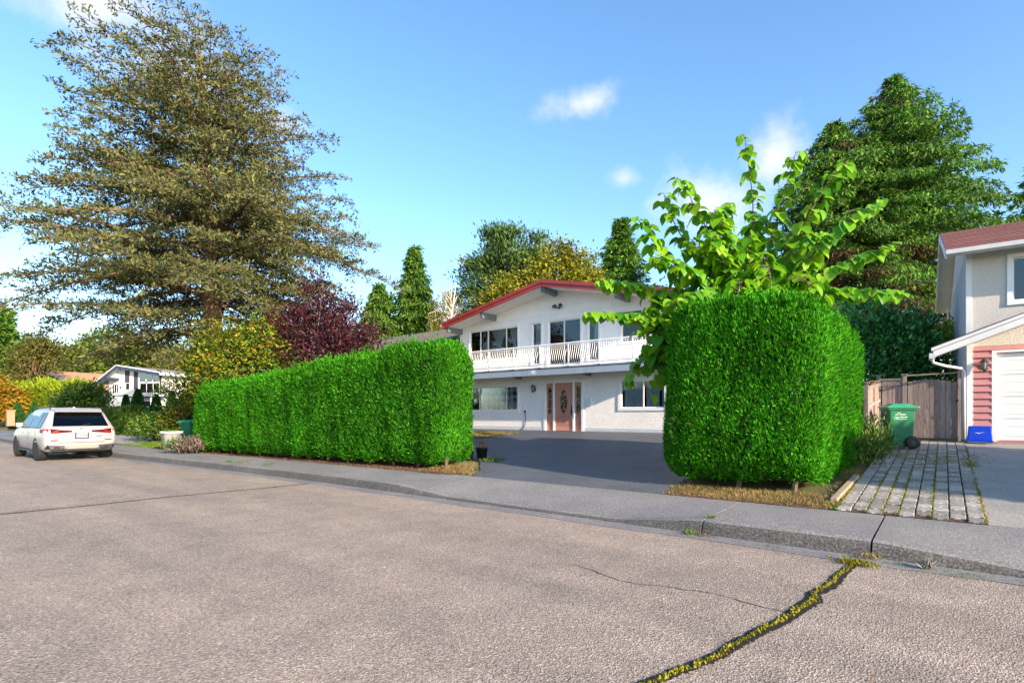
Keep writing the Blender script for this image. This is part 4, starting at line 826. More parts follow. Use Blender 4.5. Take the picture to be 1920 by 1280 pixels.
# glass
MB().hexa([(-2.40, -.74, 1.13), (-2.40, .74, 1.13), (-2.385, .74, 1.12), (-2.385, -.74, 1.12), (-2.07, -.63, 1.565), (-2.07, .63, 1.565), (-2.055, .63, 1.555), (-2.055, -.63, 1.555)]).build('rear_window', 'black_glass' if 'black_glass' in MAT else 'tinted_glass', CR)
MB().box((-2.40, -.74, 1.125), (-2.06, .74, 1.13)).build('window_ledge', 'car_trim', CR)
for sy in (-1, 1):
    for a, b, a2, b2 in ((-1.93, -1.52, -1.86, -1.50), (-1.46, -.42, -1.44, -.42), (-.36, .98, -.36, .42)):
        q = [(a, sy*.948, 1.09), (b, sy*.953, 1.085), (b2, sy*.742, 1.575), (a2, sy*.742, 1.56 if a < -1.6 else 1.575)]
        f = MB(); f.hexa([q[0], q[1], (q[1][0], q[1][1]-sy*.02, q[1][2]), (q[0][0], q[0][1]-sy*.02, q[0][2]), q[3], q[2], (q[2][0], q[2][1]-sy*.02, q[2][2]), (q[3][0], q[3][1]-sy*.02, q[3][2])]); f.build('side_window', 'tinted_glass', CR)
    MB().hexa([(-1.95, sy*.957, 1.062), (1.05, sy*.957, 1.045), (1.05, sy*.93, 1.045), (-1.95, sy*.93, 1.062), (-1.95, sy*.953, 1.088), (1.05, sy*.953, 1.07), (1.05, sy*.93, 1.07), (-1.95, sy*.93, 1.088)]).build('belt_moulding', 'car_trim', CR)
    MB().tube([(-1.75, sy*.66, 1.685), (-1.6, sy*.66, 1.735), (.2, sy*.66, 1.735), (.4, sy*.65, 1.69)], .018, 6).build('roof_rail', 'car_trim', CR)
    mir = MB().box((.72, sy*1.00-.09, 1.06), (.90, sy*1.00+.09, 1.22)); mir.box((.76, sy*.93-.04, 1.05), (.84, sy*.93+.04, 1.10)); mir.build('mirror', 'car_white', CR, bevel=.03)
    # tail lamp: body on the rear face, wrapping round the flank
    t = MB(); t.hexa([(-2.48, sy*.80, .885), (-2.48, sy*.26, .935), (-2.43, sy*.26, .935), (-2.40, sy*.80, .885), (-2.475, sy*.80, 1.025), (-2.478, sy*.26, .99), (-2.43, sy*.30, .985), (-2.40, sy*.80, 1.005)]); tl = t.build('tail_lamp', 'tail_dark', CR)
    t = MB(); t.hexa([(-2.485, sy*.80, .88), (-2.49, sy*.60, .90), (-2.43, sy*.60, .90), (-2.20, sy*.975, .90), (-2.46, sy*.80, 1.05), (-2.475, sy*.60, 1.03), (-2.43, sy*.62, 1.02), (-2.20, sy*.95, 1.03)]); t.hexa([(-2.47, sy*.84, .885), (-2.45, sy*.78, .885), (-2.08, sy*.95, .93), (-2.08, sy*1.0, .93), (-2.44, sy*.90, 1.04), (-2.43, sy*.8, 1.04), (-2.08, sy*.94, 1.03), (-2.08, sy*.995, 1.03)]); t.build('lamp_lens', 'tail_red', tl)
    t = MB(); t.box((-2.49, min(sy*.30, sy*.62), .95), (-2.47, max(sy*.30, sy*.62), .968)); t.build('light_bar', 'tail_red', tl)
    MB().box((-2.488, min(sy*.62, sy*.80), .66), (-2.44, max(sy*.62, sy*.80), .69)).build('reflector', 'tail_red', CR)
    MB().hexa([(-2.485, sy*.80, .40), (-2.50, sy*.50, .40), (-2.40, sy*.50, .40), (-2.30, sy*.92, .40), (-2.46, sy*.86, .53), (-2.49, sy*.44, .50), (-2.40, sy*.44, .50), (-2.28, sy*.955, .53)]).build('exhaust_trim', 'car_trim', CR)
    MB().box((-2.515, min(sy*.57, sy*.72), .425), (-2.44, max(sy*.57, sy*.72), .475)).build('tail_pipe', 'black_metal', CR)
    MB().hexa([(1.02, sy*.992, .42), (1.12, sy*.992, .42), (1.12, sy*.96, .42), (1.02, sy*.96, .42), (.98, sy*.992, .68), (1.06, sy*.992, .68), (1.06, sy*.96, .68), (.98, sy*.96, .68)]).build('air_vent', 'car_trim', CR)
    MB().box((-1.05, sy*.955-.02, .27), (1.08, sy*.955+.02, .33)).build('side_sill', 'car_trim', CR)
    for dx in (-.40, -1.42): MB().box((dx, sy*.989-.004, .42), (dx+.012, sy*.989+.001, 1.03)).build('door_gap', 'car_trim', CR)
    for dx in (-.75, .35): MB().box((dx, sy*.985-.012, .90), (dx+.22, sy*.985+.016, .925)).build('door_handle', 'car_white', CR, bevel=.006)
MB().hexa([(-2.20, -.62, 1.585), (-2.20, .62, 1.585), (-1.9, .66, 1.69), (-1.9, -.66, 1.69), (-2.22, -.61, 1.615), (-2.22, .61, 1.615), (-1.9, .62, 1.715), (-1.9, -.62, 1.715)]).build('roof_spoiler', 'car_white', CR, bevel=.012)
MB().box((-2.505, -.46, .36), (-2.40, .46, .40)).box((-2.475, -.95+.2, .33), (-2.25, .95-.2, .36)).build('rear_diffuser', 'car_trim', CR)
MB().hexa([(-2.51, -.42, .40), (-2.51, .42, .40), (-2.44, .42, .40), (-2.44, -.42, .40), (-2.50, -.34, .50), (-2.50, .34, .50), (-2.44, .34, .50), (-2.44, -.34, .50)]).build('skid_plate', 'skid_gray', CR); MB().box((-2.53, -.10, .43), (-2.49, .12, .475)).build('tow_cover', 'brass', CR)
MB().box((-2.483, -.60, .596), (-2.47, .60, .608)).box((-2.482, -.602, .604), (-2.47, -.598, .88)).box((-2.482, .598, .604), (-2.47, .602, .88)).build('hatch_gap', 'car_trim', CR)
MB().box((-2.488, -.30, .900), (-2.46, .30, .912)).build('hatch_trim', 'car_trim', CR)
pl = MB().box((-2.497, -.185, .725), (-2.47, .185, .905)).build('license_plate', 'car_trim', CR); MB().box((-2.50, -.15, .758), (-2.4965, .15, .895)).build('plate_face', 'plate_white', pl)
m = MB(); m2 = MB(); r = random.Random(3)
for k in range(6):
    y = .125-k*.048; (m if k > 2 else m2).box((-2.503, y-.03, .80), (-2.5, y-.008, .855)); (m if k > 2 else m2).box((-2.503, y-.03, .80), (-2.5, y, .812)) 
m.build('plate_characters', 'plate_red', pl); m2.build('plate_characters', 'plate_blue', pl)
bd = MB(); bd.lathe([(.045, 0), (.045, .008), (.001, .008)], 24); b_ = bd.build('badge', 'black_metal', CR, loc=(-2.452, 0, 1.035), rot=(0, rad(-90), 0)); MB().lathe([(.026, .009), (.026, .010), (.001, .010)], 20).build('badge_disc', 'plate_white', b_)
q = MB()
for a0 in (0, math.pi): q.prism([(0, 0)]+[(.025*math.cos(a0+k*math.pi/12), .025*math.sin(a0+k*math.pi/12)) for k in range(7)], 2, .0102, .0112)
q.build('badge_quarters', 'car_blue', b_)
MB().box((-2.49, .36, .79), (-2.476, .54, .815)).build('model_badge', 'chrome', CR); MB().box((-2.49, -.55, .79), (-2.476, -.38, .815)).build('model_badge', 'chrome', CR)
MB().lathe([(.045, 0), (.03, .06), (.005, .07)], 10).build('roof_antenna', 'car_white', CR, loc=(-1.55, 0, 1.70)); MB().tube([(-2.385, 0, 1.14), (-2.37, -.25, 1.20)], .012, 5).build('wiper', 'car_trim', CR)
MB().box((-2.2, -.75, .26), (2.1, .75, .32)).build('underbody', 'car_trim', CR)
# glimpses on the next lots
BC = empty('blue_car', (-59.5, 19.0, .82), rad(115)); tag(BC, 'pale blue car glimpsed between the pyramid shrubs', 'car')
MB().prism([(-2.1, .25), (2.1, .25), (2.15, .6), (1.9, .8), (1.0, .9), (.4, 1.42), (-1.2, 1.45), (-1.9, .95), (-2.15, .9)], 1, -.85, .85).build('body', 'car_blue', BC, bevel=.05); MB().prism([(.85, .93), (.38, 1.36), (-1.15, 1.38), (-1.6, .98)], 1, -.862, .862).build('side_window', 'tinted_glass', BC)
for wx in (-1.3, 1.3):
    for sy in (-1, 1): link('wheel', tyre, None, BC, (wx, sy*.78, .32), (rad(90), 0, 0), (.84, .84, .7))
PL = MB().box((-.25, -.25, 0), (.25, .25, 1.25)); PL.box((-.3, -.3, 1.25), (.3, .3, 1.33)); tag(PL.build('gate_pillar', 'brick_pillar', bevel=.01, loc=(-61.5, 9.6, .55)), 'orange brick pillar beside the dark clipped shrubs at far left', 'pillar')
HP = empty('white_framework', (-50.8, 10.8, .75)); tag(HP, 'small white metal trellis showing above the car roof', 'framework')  # plain white tube frame; what it belongs to is not known
MB().tube([(0, 0, 0), (0, 0, 2.2), (.05, .04, 2.26), (1.5, 1.2, 2.26), (1.55, 1.24, 2.0)], .035, 6).build('tube_frame', 'white_paint', HP); MB().tube([(.6, .48, 2.05), (1.05, .84, 2.05)], .025, 5).tube([(.68, .54, 1.85), (.95, .76, 1.85)], .02, 5).build('cross_bars', 'white_paint', HP)
o = yrows('neighbour_driveway', interp_rows([(8.05, -33.5, -26.5), (9.2, -36, -28.5), (10.4, -40, -31.5)], .3), 'concrete_drive', .02, label='pale concrete driveway of the house next door')
# ------------------------------------------------------------------ vegetation builders
CR_ = np.array([.783, .6218, 0.0]); CF_ = np.array([-.6218, .783, 0.0])   # across / away from the street corner, used to shape uneven crowns
def join(parts):
    V = []; F = []; n = 0
    for v, f in parts: V.append(v); F.append(f+n); n += len(v)
    return np.concatenate(V), np.concatenate(F)
def tri(f): return f
def hedge(name, label, x0, x1, front, back, top, base, r, dens, mats, seed, size=.075, plume=.06, stem_y=.9, endbulge=0.0, cat='hedge', waist=.10):
    """clipped hedge between x0 and x1: front(x), back(x), top(x), base(x) give its faces; sprigs stand on a rounded body"""
    g = np.random.default_rng(seed)
    H = empty(name, ((x0+x1)/2, front((x0+x1)/2), base((x0+x1)/2))); tag(H, label, cat)
    off = np.array(H.location)
    Lx = x1-x0
    def surf(n, inset=0.0):
        """random points and normals on the rounded box, in (u, v, w) then bent to the ground plan"""
        hx, hy, hz = Lx/2, .5, .5
        D = float(np.mean([back(x)-front(x) for x in (x0, x1)])); Ht = float(np.mean([top(x)-base(x) for x in (x0, x1)]))
        sz = np.array([Lx/2, D/2, Ht/2])
        A = np.array([sz[1]*sz[2], sz[1]*sz[2], sz[0]*sz[2]*1.0, sz[0]*sz[2]*.45, sz[0]*sz[1]*1.0, 0]); A = A/A.sum()
        fidx = g.choice(6, n, p=A); p = g.uniform(-1, 1, (n, 3))*sz
        for k, (ax, s) in enumerate(((0, -1), (0, 1), (1, -1), (1, 1), (2, 1), (2, -1))): p[fidx == k, ax] = s*sz[ax]
        rr = np.array([r, r, r]); c = np.clip(p, -(sz-rr), sz-rr); d = unit(p-c+1e-9); q = c+d*(r-inset)
        return q, d, sz
    def warp(q, sz):
        xm = (x0+x1)/2; X = xm+q[:, 0]
        f = np.array([front(x) for x in X]); b = np.array([back(x) for x in X]); t = np.array([top(x) for x in X]); z0 = np.array([base(x) for x in X])
        Y = (f+b)/2+q[:, 1]*(b-f)/(2*sz[1]); w = (q[:, 2]/sz[2]+1)/2
        Z = z0+w*(t-z0)
        sh = 1-waist*np.clip(1-w/.16, 0, 1)**1.5     # the foot draws in a little
        Y = (f+b)/2+(Y-(f+b)/2)*sh; X = xm+(X-xm)*(1-(1-sh)*.35)
        return np.stack([X, Y, Z], 1), w
    q, d, sz = surf(dens)
    P, w = warp(q, sz)
    # vertical plumes: bulges that are long in z
    bl = wob(P*np.array([1, 1, .22]), seed+1, 4.2)*plume*1.3 + wob(P*np.array([1, 1, .5]), seed+2, 11)*plume*.6 + wob(P, seed+5, 1.1)*plume*1.6
    bl = bl+.5*plume*np.clip(d[:, 2], 0, 1)*wob(P*np.array([1, 1, 0]), seed+7, 5.0)*2.2
    P = P+d*bl[:, None]
    up = np.array([0, 0, 1.0])
    n = len(P); parts = []
    for k in range(3):
        D = unit(d*g.uniform(.2, .75, (n, 1))+up*g.uniform(.5, 1.3, (n, 1))+g.normal(size=(n, 3))*.34)
        L = size*g.uniform(.75, 1.8, n)*(1+.5*(d[:, 2] > .6)); Nn = rdir(n, g)*.6+d
        Q = P+g.normal(size=(n, 3))*size*.35-d*size*.5
        parts.append(leaves(Q, D, Nn, L, L*.26, .2, .5))
    # shoots standing proud of the top
    ns = int(n*.035); idx = np.where(d[:, 2] > .55)[0]
    if len(idx):
        idx = g.choice(idx, ns); base_ = P[idx]
        hh = g.uniform(.08, .36, ns)*(.6+.8*np.clip(wob(base_, seed+9, 3), 0, 1))
        for k in range(5):
            o_ = g.uniform(0, 1, (ns, 1)); D = unit(up+g.normal(size=(ns, 3))*.45); Q = base_+up*hh[:, None]*o_+g.normal(size=(ns, 3))*.015
            parts.append(leaves(Q, D, rdir(ns, g), size*1.25, size*.4, .2))
    V, F = join(parts); V = V-off
    link('foliage', npmesh('foliage', V, F, mats[0]), None, H)
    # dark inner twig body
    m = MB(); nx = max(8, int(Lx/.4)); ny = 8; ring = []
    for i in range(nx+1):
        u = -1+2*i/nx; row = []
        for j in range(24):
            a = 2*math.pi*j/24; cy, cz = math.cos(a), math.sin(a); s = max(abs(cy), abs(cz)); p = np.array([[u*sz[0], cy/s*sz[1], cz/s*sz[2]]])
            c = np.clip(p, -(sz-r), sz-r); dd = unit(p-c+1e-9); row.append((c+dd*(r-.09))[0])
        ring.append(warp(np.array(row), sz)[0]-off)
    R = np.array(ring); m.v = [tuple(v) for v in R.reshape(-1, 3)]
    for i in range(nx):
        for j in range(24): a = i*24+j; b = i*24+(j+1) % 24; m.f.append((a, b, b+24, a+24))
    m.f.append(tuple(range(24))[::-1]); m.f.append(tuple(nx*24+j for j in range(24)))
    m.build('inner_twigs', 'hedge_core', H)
    k = x0+.35
    while k < x1-.2:
        yb = front(k)+.35; MB().tube([(k-off[0], yb-off[1], base(k)-.1-off[2]), (k+.03-off[0], yb+.05-off[1], base(k)+.3-off[2]), (k+.05-off[0], yb+.15-off[1], base(k)+.9-off[2])], [.05, .04, .03], 6).build('stem', 'bark_brown', H); k += .85
    return H
def crown_mesh(P, D, g, n_per, spread, L, Wd, up=.3, jit=.6):
    """n_per leaves round each twig point P with outward direction D"""
    n = len(P); Q = np.repeat(P, n_per, 0)+g.normal(size=(n*n_per, 3))*spread; Dd = unit(np.repeat(D, n_per, 0)+g.normal(size=(n*n_per, 3))*jit+np.array([0, 0, up]))
    s = g.uniform(.7, 1.35, n*n_per); return leaves(Q, Dd, rdir(n*n_per, g)+np.array([0, 0, .8]), L*s, Wd*s, .18)
def broadleaf(name, label, base, blobs, lmat, bmat, nclump, nleaf, L, Wd, seed, cat='tree', group=None, trunk_r=.16, shell=.55, spread=None, up=.1, drop=0.0, clump=None, stems=1):
    """tree or shrub: trunk, limbs to the clumps, clumps of leaves filling the blobs [(x, y, z, rx, ry, rz)] given from the base"""
    g = np.random.default_rng(seed); T = empty(name, base); tag(T, label, cat, group)
    B = np.array(blobs, float); vol = B[:, 3]*B[:, 4]*B[:, 5]; vol = vol**.75; vol /= vol.sum()
    which = g.choice(len(B), nclump, p=vol); d = rdir(nclump, g); rr = g.uniform(shell, 1.0, nclump)**.7
    C = B[which, :3]+d*B[which, 3:]*rr[:, None]; C = C[C[:, 2] > .15]; which = which[:len(C)]; d = d[:len(C)]
    C = C+unit(C-np.array([0, 0, C[:, 2].min()]))*wob(C, seed, .9)[:, None]*.12*B[:, 3].mean()
    n = len(C); cs = clump if clump else .16*float(np.mean(B[:, 3:]))+.1
    P = np.repeat(C, nleaf, 0); e = g.normal(size=(n*nleaf, 3))*np.array([1, 1, .7])*cs; P = P+e; out = unit(P-(B[:, :3].mean(0)+np.array([0, 0, -.4])))
    Dd = unit(out*.7+rdir(len(P), g)*.8+np.array([0, 0, up-drop])); s = g.uniform(.65, 1.35, len(P))
    V, F = leaves(P, Dd, rdir(len(P), g)*.7+out+np.array([0, 0, .5]), L*s, Wd*s, .18); link('crown', npmesh('crown', V, F, lmat), None, T)
    top = B[:, 2].max()
    m = MB(); ctr = B[:, :3].mean(0); hub = []
    for s_ in range(stems):
        a = 2*math.pi*s_/max(stems, 1)+.5; sx, sy = (0, 0) if stems == 1 else (.25*math.cos(a), .25*math.sin(a))
        m = MB(); tp = (ctr[0]+sx*3, ctr[1]+sy*3, max(ctr[2]*1.15, .4)); m.tube([(sx, sy, -.15), (sx*1.3+ctr[0]*.2, sy*1.3+ctr[1]*.2, tp[2]*.35), (sx*2+ctr[0]*.6, sy*2+ctr[1]*.6, tp[2]*.7), tp], [trunk_r*1.2, trunk_r*.9, trunk_r*.65, trunk_r*.3], 7); hub.append(tp); m.build('trunk', bmat, T, True)
    m = MB(); idx = g.choice(n, min(n, 70 if top > 2.5 else 24), replace=False)
    for i in idx:
        h = hub[i % len(hub)]; f = g.uniform(.35, .95); s0 = np.array([h[0]*f, h[1]*f, h[2]*f]); e0 = C[i]; mid = s0*.5+e0*.5+np.array([0, 0, -.06*np.linalg.norm(e0-s0)])+g.normal(size=3)*.05*np.linalg.norm(e0-s0)
        m.tube([s0, mid, e0], [trunk_r*.28, trunk_r*.17, trunk_r*.06], 4)
    m.build('limbs', bmat, T); return T
def conifer(name, label, base, H, R, lmat, bmat, seed, zmin=.1, prof=1.0, droop=.35, nl=160, lsp=.3, frond=.4, fw=.13, hang=.5, rise=.15, dead=None, group=None, trunk_r=None, skew=0.0, gap=.0, per=3):
    """spire conifer: whorled limbs, each carrying sprays that hang or fan out"""
    g = np.random.default_rng(seed); T = empty(name, base); tag(T, label, 'tree', group); tr_ = trunk_r or H*.014
    m = MB(); m.tube([(0, 0, -.3), (.02*H*.3, 0, H*.35), (0, .01*H, H*.7), (0, 0, H*.985)], [tr_*1.25, tr_, tr_*.6, tr_*.1], 8); m.build('trunk', bmat, T, True)
    lm = MB(); P = []; D = []; dP = []; dD = []
    for i in range(nl):
        h = zmin+(1-zmin)*((i+g.uniform(0, 1))/nl)**1.15; az = i*2.399+g.uniform(-.3, .3); ln = R*max(.015, (1-((h-zmin)/(1-zmin))**prof))*g.uniform(.72, 1.12)+.10
        if g.uniform() < gap: ln *= .5
        ln *= 1+skew*math.cos(az)
        z0 = h*H; dx, dy = math.cos(az), math.sin(az); ns = max(3, int(ln/lsp)); pts = []
        for k in range(6):
            t = k/5; pts.append((dx*ln*t, dy*ln*t, z0+ln*(rise*t*1.6-droop*t*t)))
        lm.tube(pts, [max(.012, tr_*.22*(1-.85*k/5)) for k in range(6)], 4)
        isdead = dead is not None and g.uniform() < dead(h)
        for k in range(ns):
            t = (k+g.uniform(.2, 1))/ns
            if t < .18 and not isdead: continue
            c = np.array([dx*ln*t, dy*ln*t, z0+ln*(rise*t*1.6-droop*t*t)]); wd = ln*.30*(1-.55*t)+.12
            for q in range(per):
                s = g.uniform(-1, 1); side = np.array([-dy, dx, 0])*s*wd
                (dP if isdead else P).append(c+side+np.array([0, 0, -abs(s)*wd*.25+g.normal()*.04])); (dD if isdead else D).append(unit(np.array([dx, dy, 0])*(.9-hang*.5)+np.array([-dy, dx, 0])*s*.8+np.array([0, 0, -hang+g.normal()*.25])))
    P.append(np.array([0, 0, H*.97])); D.append(np.array([0, 0, 1.0]))
    lm.build('limbs', bmat, T)
    P = np.array(P); D = np.array(D); V, F = crown_mesh(P, D, g, 6, np.array([.13, .13, .10])*frond/.4, frond, fw, 0, .45); link('crown', npmesh('crown', V, F, lmat), None, T)
    if dP: V, F = crown_mesh(np.array(dP), np.array(dD), g, 3, .12, frond*.8, fw*.35, -.3, .6); link('dead_sprays', npmesh('dead_sprays', V, F, 'dead_needle'), None, T)
    return T
def clump_stuff(name, label, pts, mat, n, L, Wd, spread, seed, kind='stuff', cat=None):
    g = np.random.default_rng(seed); P = np.array(pts); Q = np.repeat(P, n, 0)+g.normal(size=(len(P)*n, 3))*np.array([spread, spread, 0]); Q[:, 2] = np.repeat(P[:, 2], n)
    D = unit(np.array([0, 0, 1.0])+g.normal(size=Q.shape)*np.array([.6, .6, .1])); s = g.uniform(.5, 1.4, len(Q)); V, F = leaves(Q, D, rdir(len(Q), g), L*s, Wd*s, .1); o = link(name, npmesh(name, V, F, mat)); tag(o, label, cat, None, kind); return o
# ------------------------------------------------------------------ hedges
hedge('clipped_hedge', 'long bright green clipped cedar hedge left of the driveway', -20.6, -8.98, lambda x: float(np.interp(x, [-21, -13, -10, -8.5], [7.85, 8.35, 8.6, 8.75])), lambda x: float(np.interp(x, [-21, -13, -10, -8.5], [9.2, 9.75, 9.95, 10.1])),
      lambda x: float(np.interp(x, [-21, -16, -12.5, -10.2, -9.2, -8.5], [2.38, 2.68, 2.98, 3.16, 3.22, 3.12])), lambda x: gz(x, 8.6)-.02, .48, 68000, ('hedge_leaf',), 21, .058, .034)
hedge('clipped_hedge', 'unseen green hedge added beyond the garage driveway to shade it', 6.6, 7.8, lambda x: 8.95, lambda x: 15.3, lambda x: 3.9, lambda x: .25, .4, 9000, ('hedge_leaf_bright',), 35, .12, .06)  # outside the view, added to shade the pavers and garage driveway
hedge('clipped_hedge', 'tall blocky green hedge between the driveway and the pavers', -3.92, -1.42, lambda x: 9.18, lambda x: 14.4, lambda x: float(np.interp(x, [-4.0, -3.4, -2.2, -1.4], [3.34, 3.42, 3.40, 3.24])), lambda x: .24, .50, 74000, ('hedge_leaf_bright',), 33, .054, .045)
# ------------------------------------------------------------------ the great cedar
def cedar():
    g = np.random.default_rng(5); base = np.array([-26.3, 11.0, .35]); T = empty('cedar_tree', tuple(base)); tag(T, 'huge spreading brownish green cedar behind the left hedge', 'tree')
    def axis(z): return CR_*(-.055*max(0, z-7)*1.0)+CF_*0
    HZ = [3.6, 5.8, 7.0, 8.3, 10, 11.2, 12.4, 14.4, 15.6, 16.9, 18.0, 18.9, 19.6]; LL = [6.5, 8.4, 9.4, 8.0, 9.6, 8.8, 5.8, 7.6, 5.2, 5.8, 5.0, 3.4, .5]; LR = [6.0, 7.2, 8.0, 7.6, 7.6, 7.2, 6.4, 5.9, 5.4, 4.2, 3.2, 1.7, .5]
    m = MB(); zs = [-.3, 3, 6, 9, 12, 15, 18, 19.5]; m.tube([tuple(axis(z)+np.array([0, 0, z])) for z in zs], [.55, .47, .40, .32, .23, .13, .05, .012], 10)
    for a, b, z0, z1, r in ((1.0, 1.6, 8.5, 15.5, .17), (-1.1, .8, 7.5, 14.0, .17), (.4, -1.3, 9, 16.5, .14)):
        p = [axis(z0)+np.array([0, 0, z0])]
        for k in range(1, 6): t = k/5; p.append(axis(z0)+CR_*a*t*1.6+CF_*b*t*1.4+np.array([0, 0, z0+(z1-z0)*t]))
        m.tube([tuple(q) for q in p], [r*(1-.75*k/5) for k in range(6)], 7)
    m.build('trunk', 'bark_cedar', T, True)
    lm = MB(); tw = MB(); P = []; D = []; up = np.array([0, 0, 1.0])
    NL = 164
    for i in range(NL):
        zt = 2.9+(19.5-2.9)*((i+g.uniform())/NL)**.90; az = i*2.399963+g.uniform(-.25, .25); ca, sa = math.cos(az), math.sin(az)
        le = np.interp(zt, HZ, LL); re = np.interp(zt, HZ, LR); ext = (re if ca > 0 else le)*abs(ca)**1.2+.5*(le+re)*.88*(1-abs(ca)**1.2); L = ext*g.uniform(.62, 1.04)*(1+.10*math.sin(az*3+zt*1.7))
        el = rad(np.interp(zt, [4, 7, 10, 14, 18, 20], [-12, -3, 6, 18, 30, 55])+g.uniform(-14, 10)); za = max(2.6, zt-L*math.tan(el)); hd = CR_*ca+CF_*sa; b0 = axis(za)+up*za; tip = axis(zt)+hd*L+up*zt
        side = np.cross(up, hd); n = 9; pts = []; wv = g.uniform(-.25, .25, 2)
        for k in range(n+1):
            t = k/n; pts.append(b0*(1-t)+tip*t+up*(.05*L*math.sin(math.pi*t)-.05*L*t*t)+side*L*(.06*math.sin(3.1*t+wv[0]*8)+wv[1]*.25*t*t))
        lm.tube([tuple(q) for q in pts], [max(.012, .0135*L*(1-.9*k/n)) for k in range(n+1)], 5)
        pts = np.array(pts); ns = max(5, int(L/.27))
        for k in range(ns):
            s = .16+.84*(k+g.uniform())/ns; f = s*n; a = min(int(f), n-1); c = pts[a]*(1-f+a)+pts[a+1]*(f-a); sg = 1 if k % 2 else -1
            l2 = (.30+.95*(1-s)**.8)*min(2.3, .30*L+.35)*g.uniform(.6, 1.15); an = rad(g.uniform(38, 68)); d2 = unit(hd*math.cos(an)+side*sg*math.sin(an)+up*g.uniform(-.38, .22)); e2 = c+d2*l2+up*(-.14*l2)
            tw.tube([tuple(c), tuple(c*.5+e2*.5+up*.03*l2), tuple(e2)], [.013, .008, .004], 3, False)
            n3 = max(3, int(l2/.15))
            for q in range(n3):
                t = (q+g.uniform())/n3; c3 = c*(1-t)+e2*t; s3 = 1 if q % 2 else -1; d3 = unit(d2*.75+np.cross(up, d2)*s3*g.uniform(.3, 1)+up*g.uniform(-.2, .25)); l3 = g.uniform(.16, .42)*(1.1-.5*t)
                for w in range(max(1, int(l3/.09))): P.append(c3+d3*(w+.5)*.09+up*g.uniform(-.01, .02)); D.append(d3)
    lm.build('limbs', 'bark_cedar', T); o = tw.build('twigs', 'twig_brown', T); o['kind'] = 'stuff'
    P = np.array(P); D = np.array(D); Q = np.repeat(P, 3, 0)+g.normal(size=(len(P)*3, 3))*np.array([.06, .06, .04]); Dd = unit(np.repeat(D, 3, 0)*.6+rdir(len(Q), g)*.8+np.array([0, 0, .2])); s = g.uniform(.6, 1.3, len(Q))
    V, F = leaves(Q, Dd, rdir(len(Q), g)+np.array([0, 0, .6]), .18*s, .062*s, .15); link('crown', npmesh('crown', V, F, 'cedar_needle'), None, T); print('cedar tris', len(F))
cedar()
# ------------------------------------------------------------------ trees behind and beside the houses
broadleaf('plum_tree', 'dark purple leaved plum tree rising behind the left hedge', (-18.0, 11.55, .38), [(0, 0, 3.2, 1.7, 1.5, 1.3), (-.7, .1, 4.4, 1.1, 1, 1.1), (.6, .3, 4.1, 1.0, .9, 1.2), (-.75, -.2, 5.2, .55, .5, .9), (-.25, -.1, 5.9, .3, .3, .7), (1.25, .7, 3.3, .9, .8, 1.1), (-1.4, -.5, 3.8, .9, .8, 1.2), (.35, .3, 5.0, .5, .5, .8), (-1.7, -.9, 4.6, .45, .45, .7)], 'plum_leaf', 'bark_purple', 420, 46, .11, .06, 41, trunk_r=.12, up=.5, clump=.24)
broadleaf('smoke_bush', 'yellow green and orange leaved small tree left of the purple plum', (-20.6, 10.2, .3), [(0, 0, 2.9, 1.9, 1.4, 1.5), (-1.3, -.6, 2.6, 1.3, 1.1, 1.3), (.9, .6, 3.2, 1.2, 1, 1.3), (.3, .2, 4.0, 1.1, .9, .9), (-1.9, -1.0, 3.2, .8, .7, .8), (-.6, -.3, 3.7, .9, .8, .9), (-1.3, -.7, 4.1, .8, .7, .8)], 'yellow_green_leaf', 'bark_brown', 560, 40, .12, .075, 42, trunk_r=.10, clump=.25, stems=3)
conifer('cypress_tree', 'tall green cypress spire behind the brown roof', (-34.4, 30.3, .8), 14.6, 6.3, 'cypress_leaf', 'bark_brown', 51, .10, .85, .35, 240, .40, .38, .11, .75, .2, gap=.3, per=6)
conifer('cypress_tree', 'lower bushy cypress left of the tall cypress spire', (-36.3, 28.2, .8), 11.3, 5.2, 'cypress_leaf', 'bark_brown', 52, .08, 1.1, .3, 200, .40, .38, .11, .75, .2, gap=.25, per=6)
conifer('fir_tree', 'dark green pointed fir above the right side of the red roof', (-19.5, 38.1, .8), 15.7, 8.0, 'spruce_leaf', 'bark_brown', 53, .15, .85, .4, 240, .45, .38, .11, .5, .25, gap=.25, per=6)
broadleaf('pine_tree', 'dark blue green pine with bare pale limbs behind the white house', (-26.6, 32.8, .8), [(0, 0, 13.2, 1.6, 1.6, 2.0), (-1.7, -1.2, 11.4, 1.6, 1.4, 1.6), (1.4, 1.1, 12.0, 1.6, 1.4, 1.7), (-2.4, -1.9, 9.2, 1.3, 1.1, 1.4), (.6, .5, 10, 1.9, 1.6, 1.6), (2.2, 1.7, 10.2, 1.3, 1.2, 1.3), (-.8, -.6, 14.1, .9, .9, 1.1), (1.9, 1.5, 13.3, .8, .8, 1.2), (-1.9, -1.5, 7.6, 1.1, 1.0, 1.0)], 'pine_needle', 'bark_pale', 230, 110, .30, .10, 54, trunk_r=.24, clump=.42, up=.5)
broadleaf('golden_tree', 'golden green broadleaf tree over the ridge of the white house', (-21.4, 31.6, .8), [(0, 0, 9.9, 2.3, 2.0, 1.8), (1.3, 1.1, 10.9, 1.3, 1.2, 1.3), (-1.9, -1.5, 9.0, 2.0, 1.7, 1.3), (1.7, 1.3, 9.0, 1.6, 1.4, 1.5), (.4, .3, 11.8, .9, .9, .9), (-3.0, -2.4, 8.2, 1.6, 1.3, 1.0)], 'yellow_leaf', 'bark_gray', 320, 80, .22, .14, 55, trunk_r=.2, clump=.42)
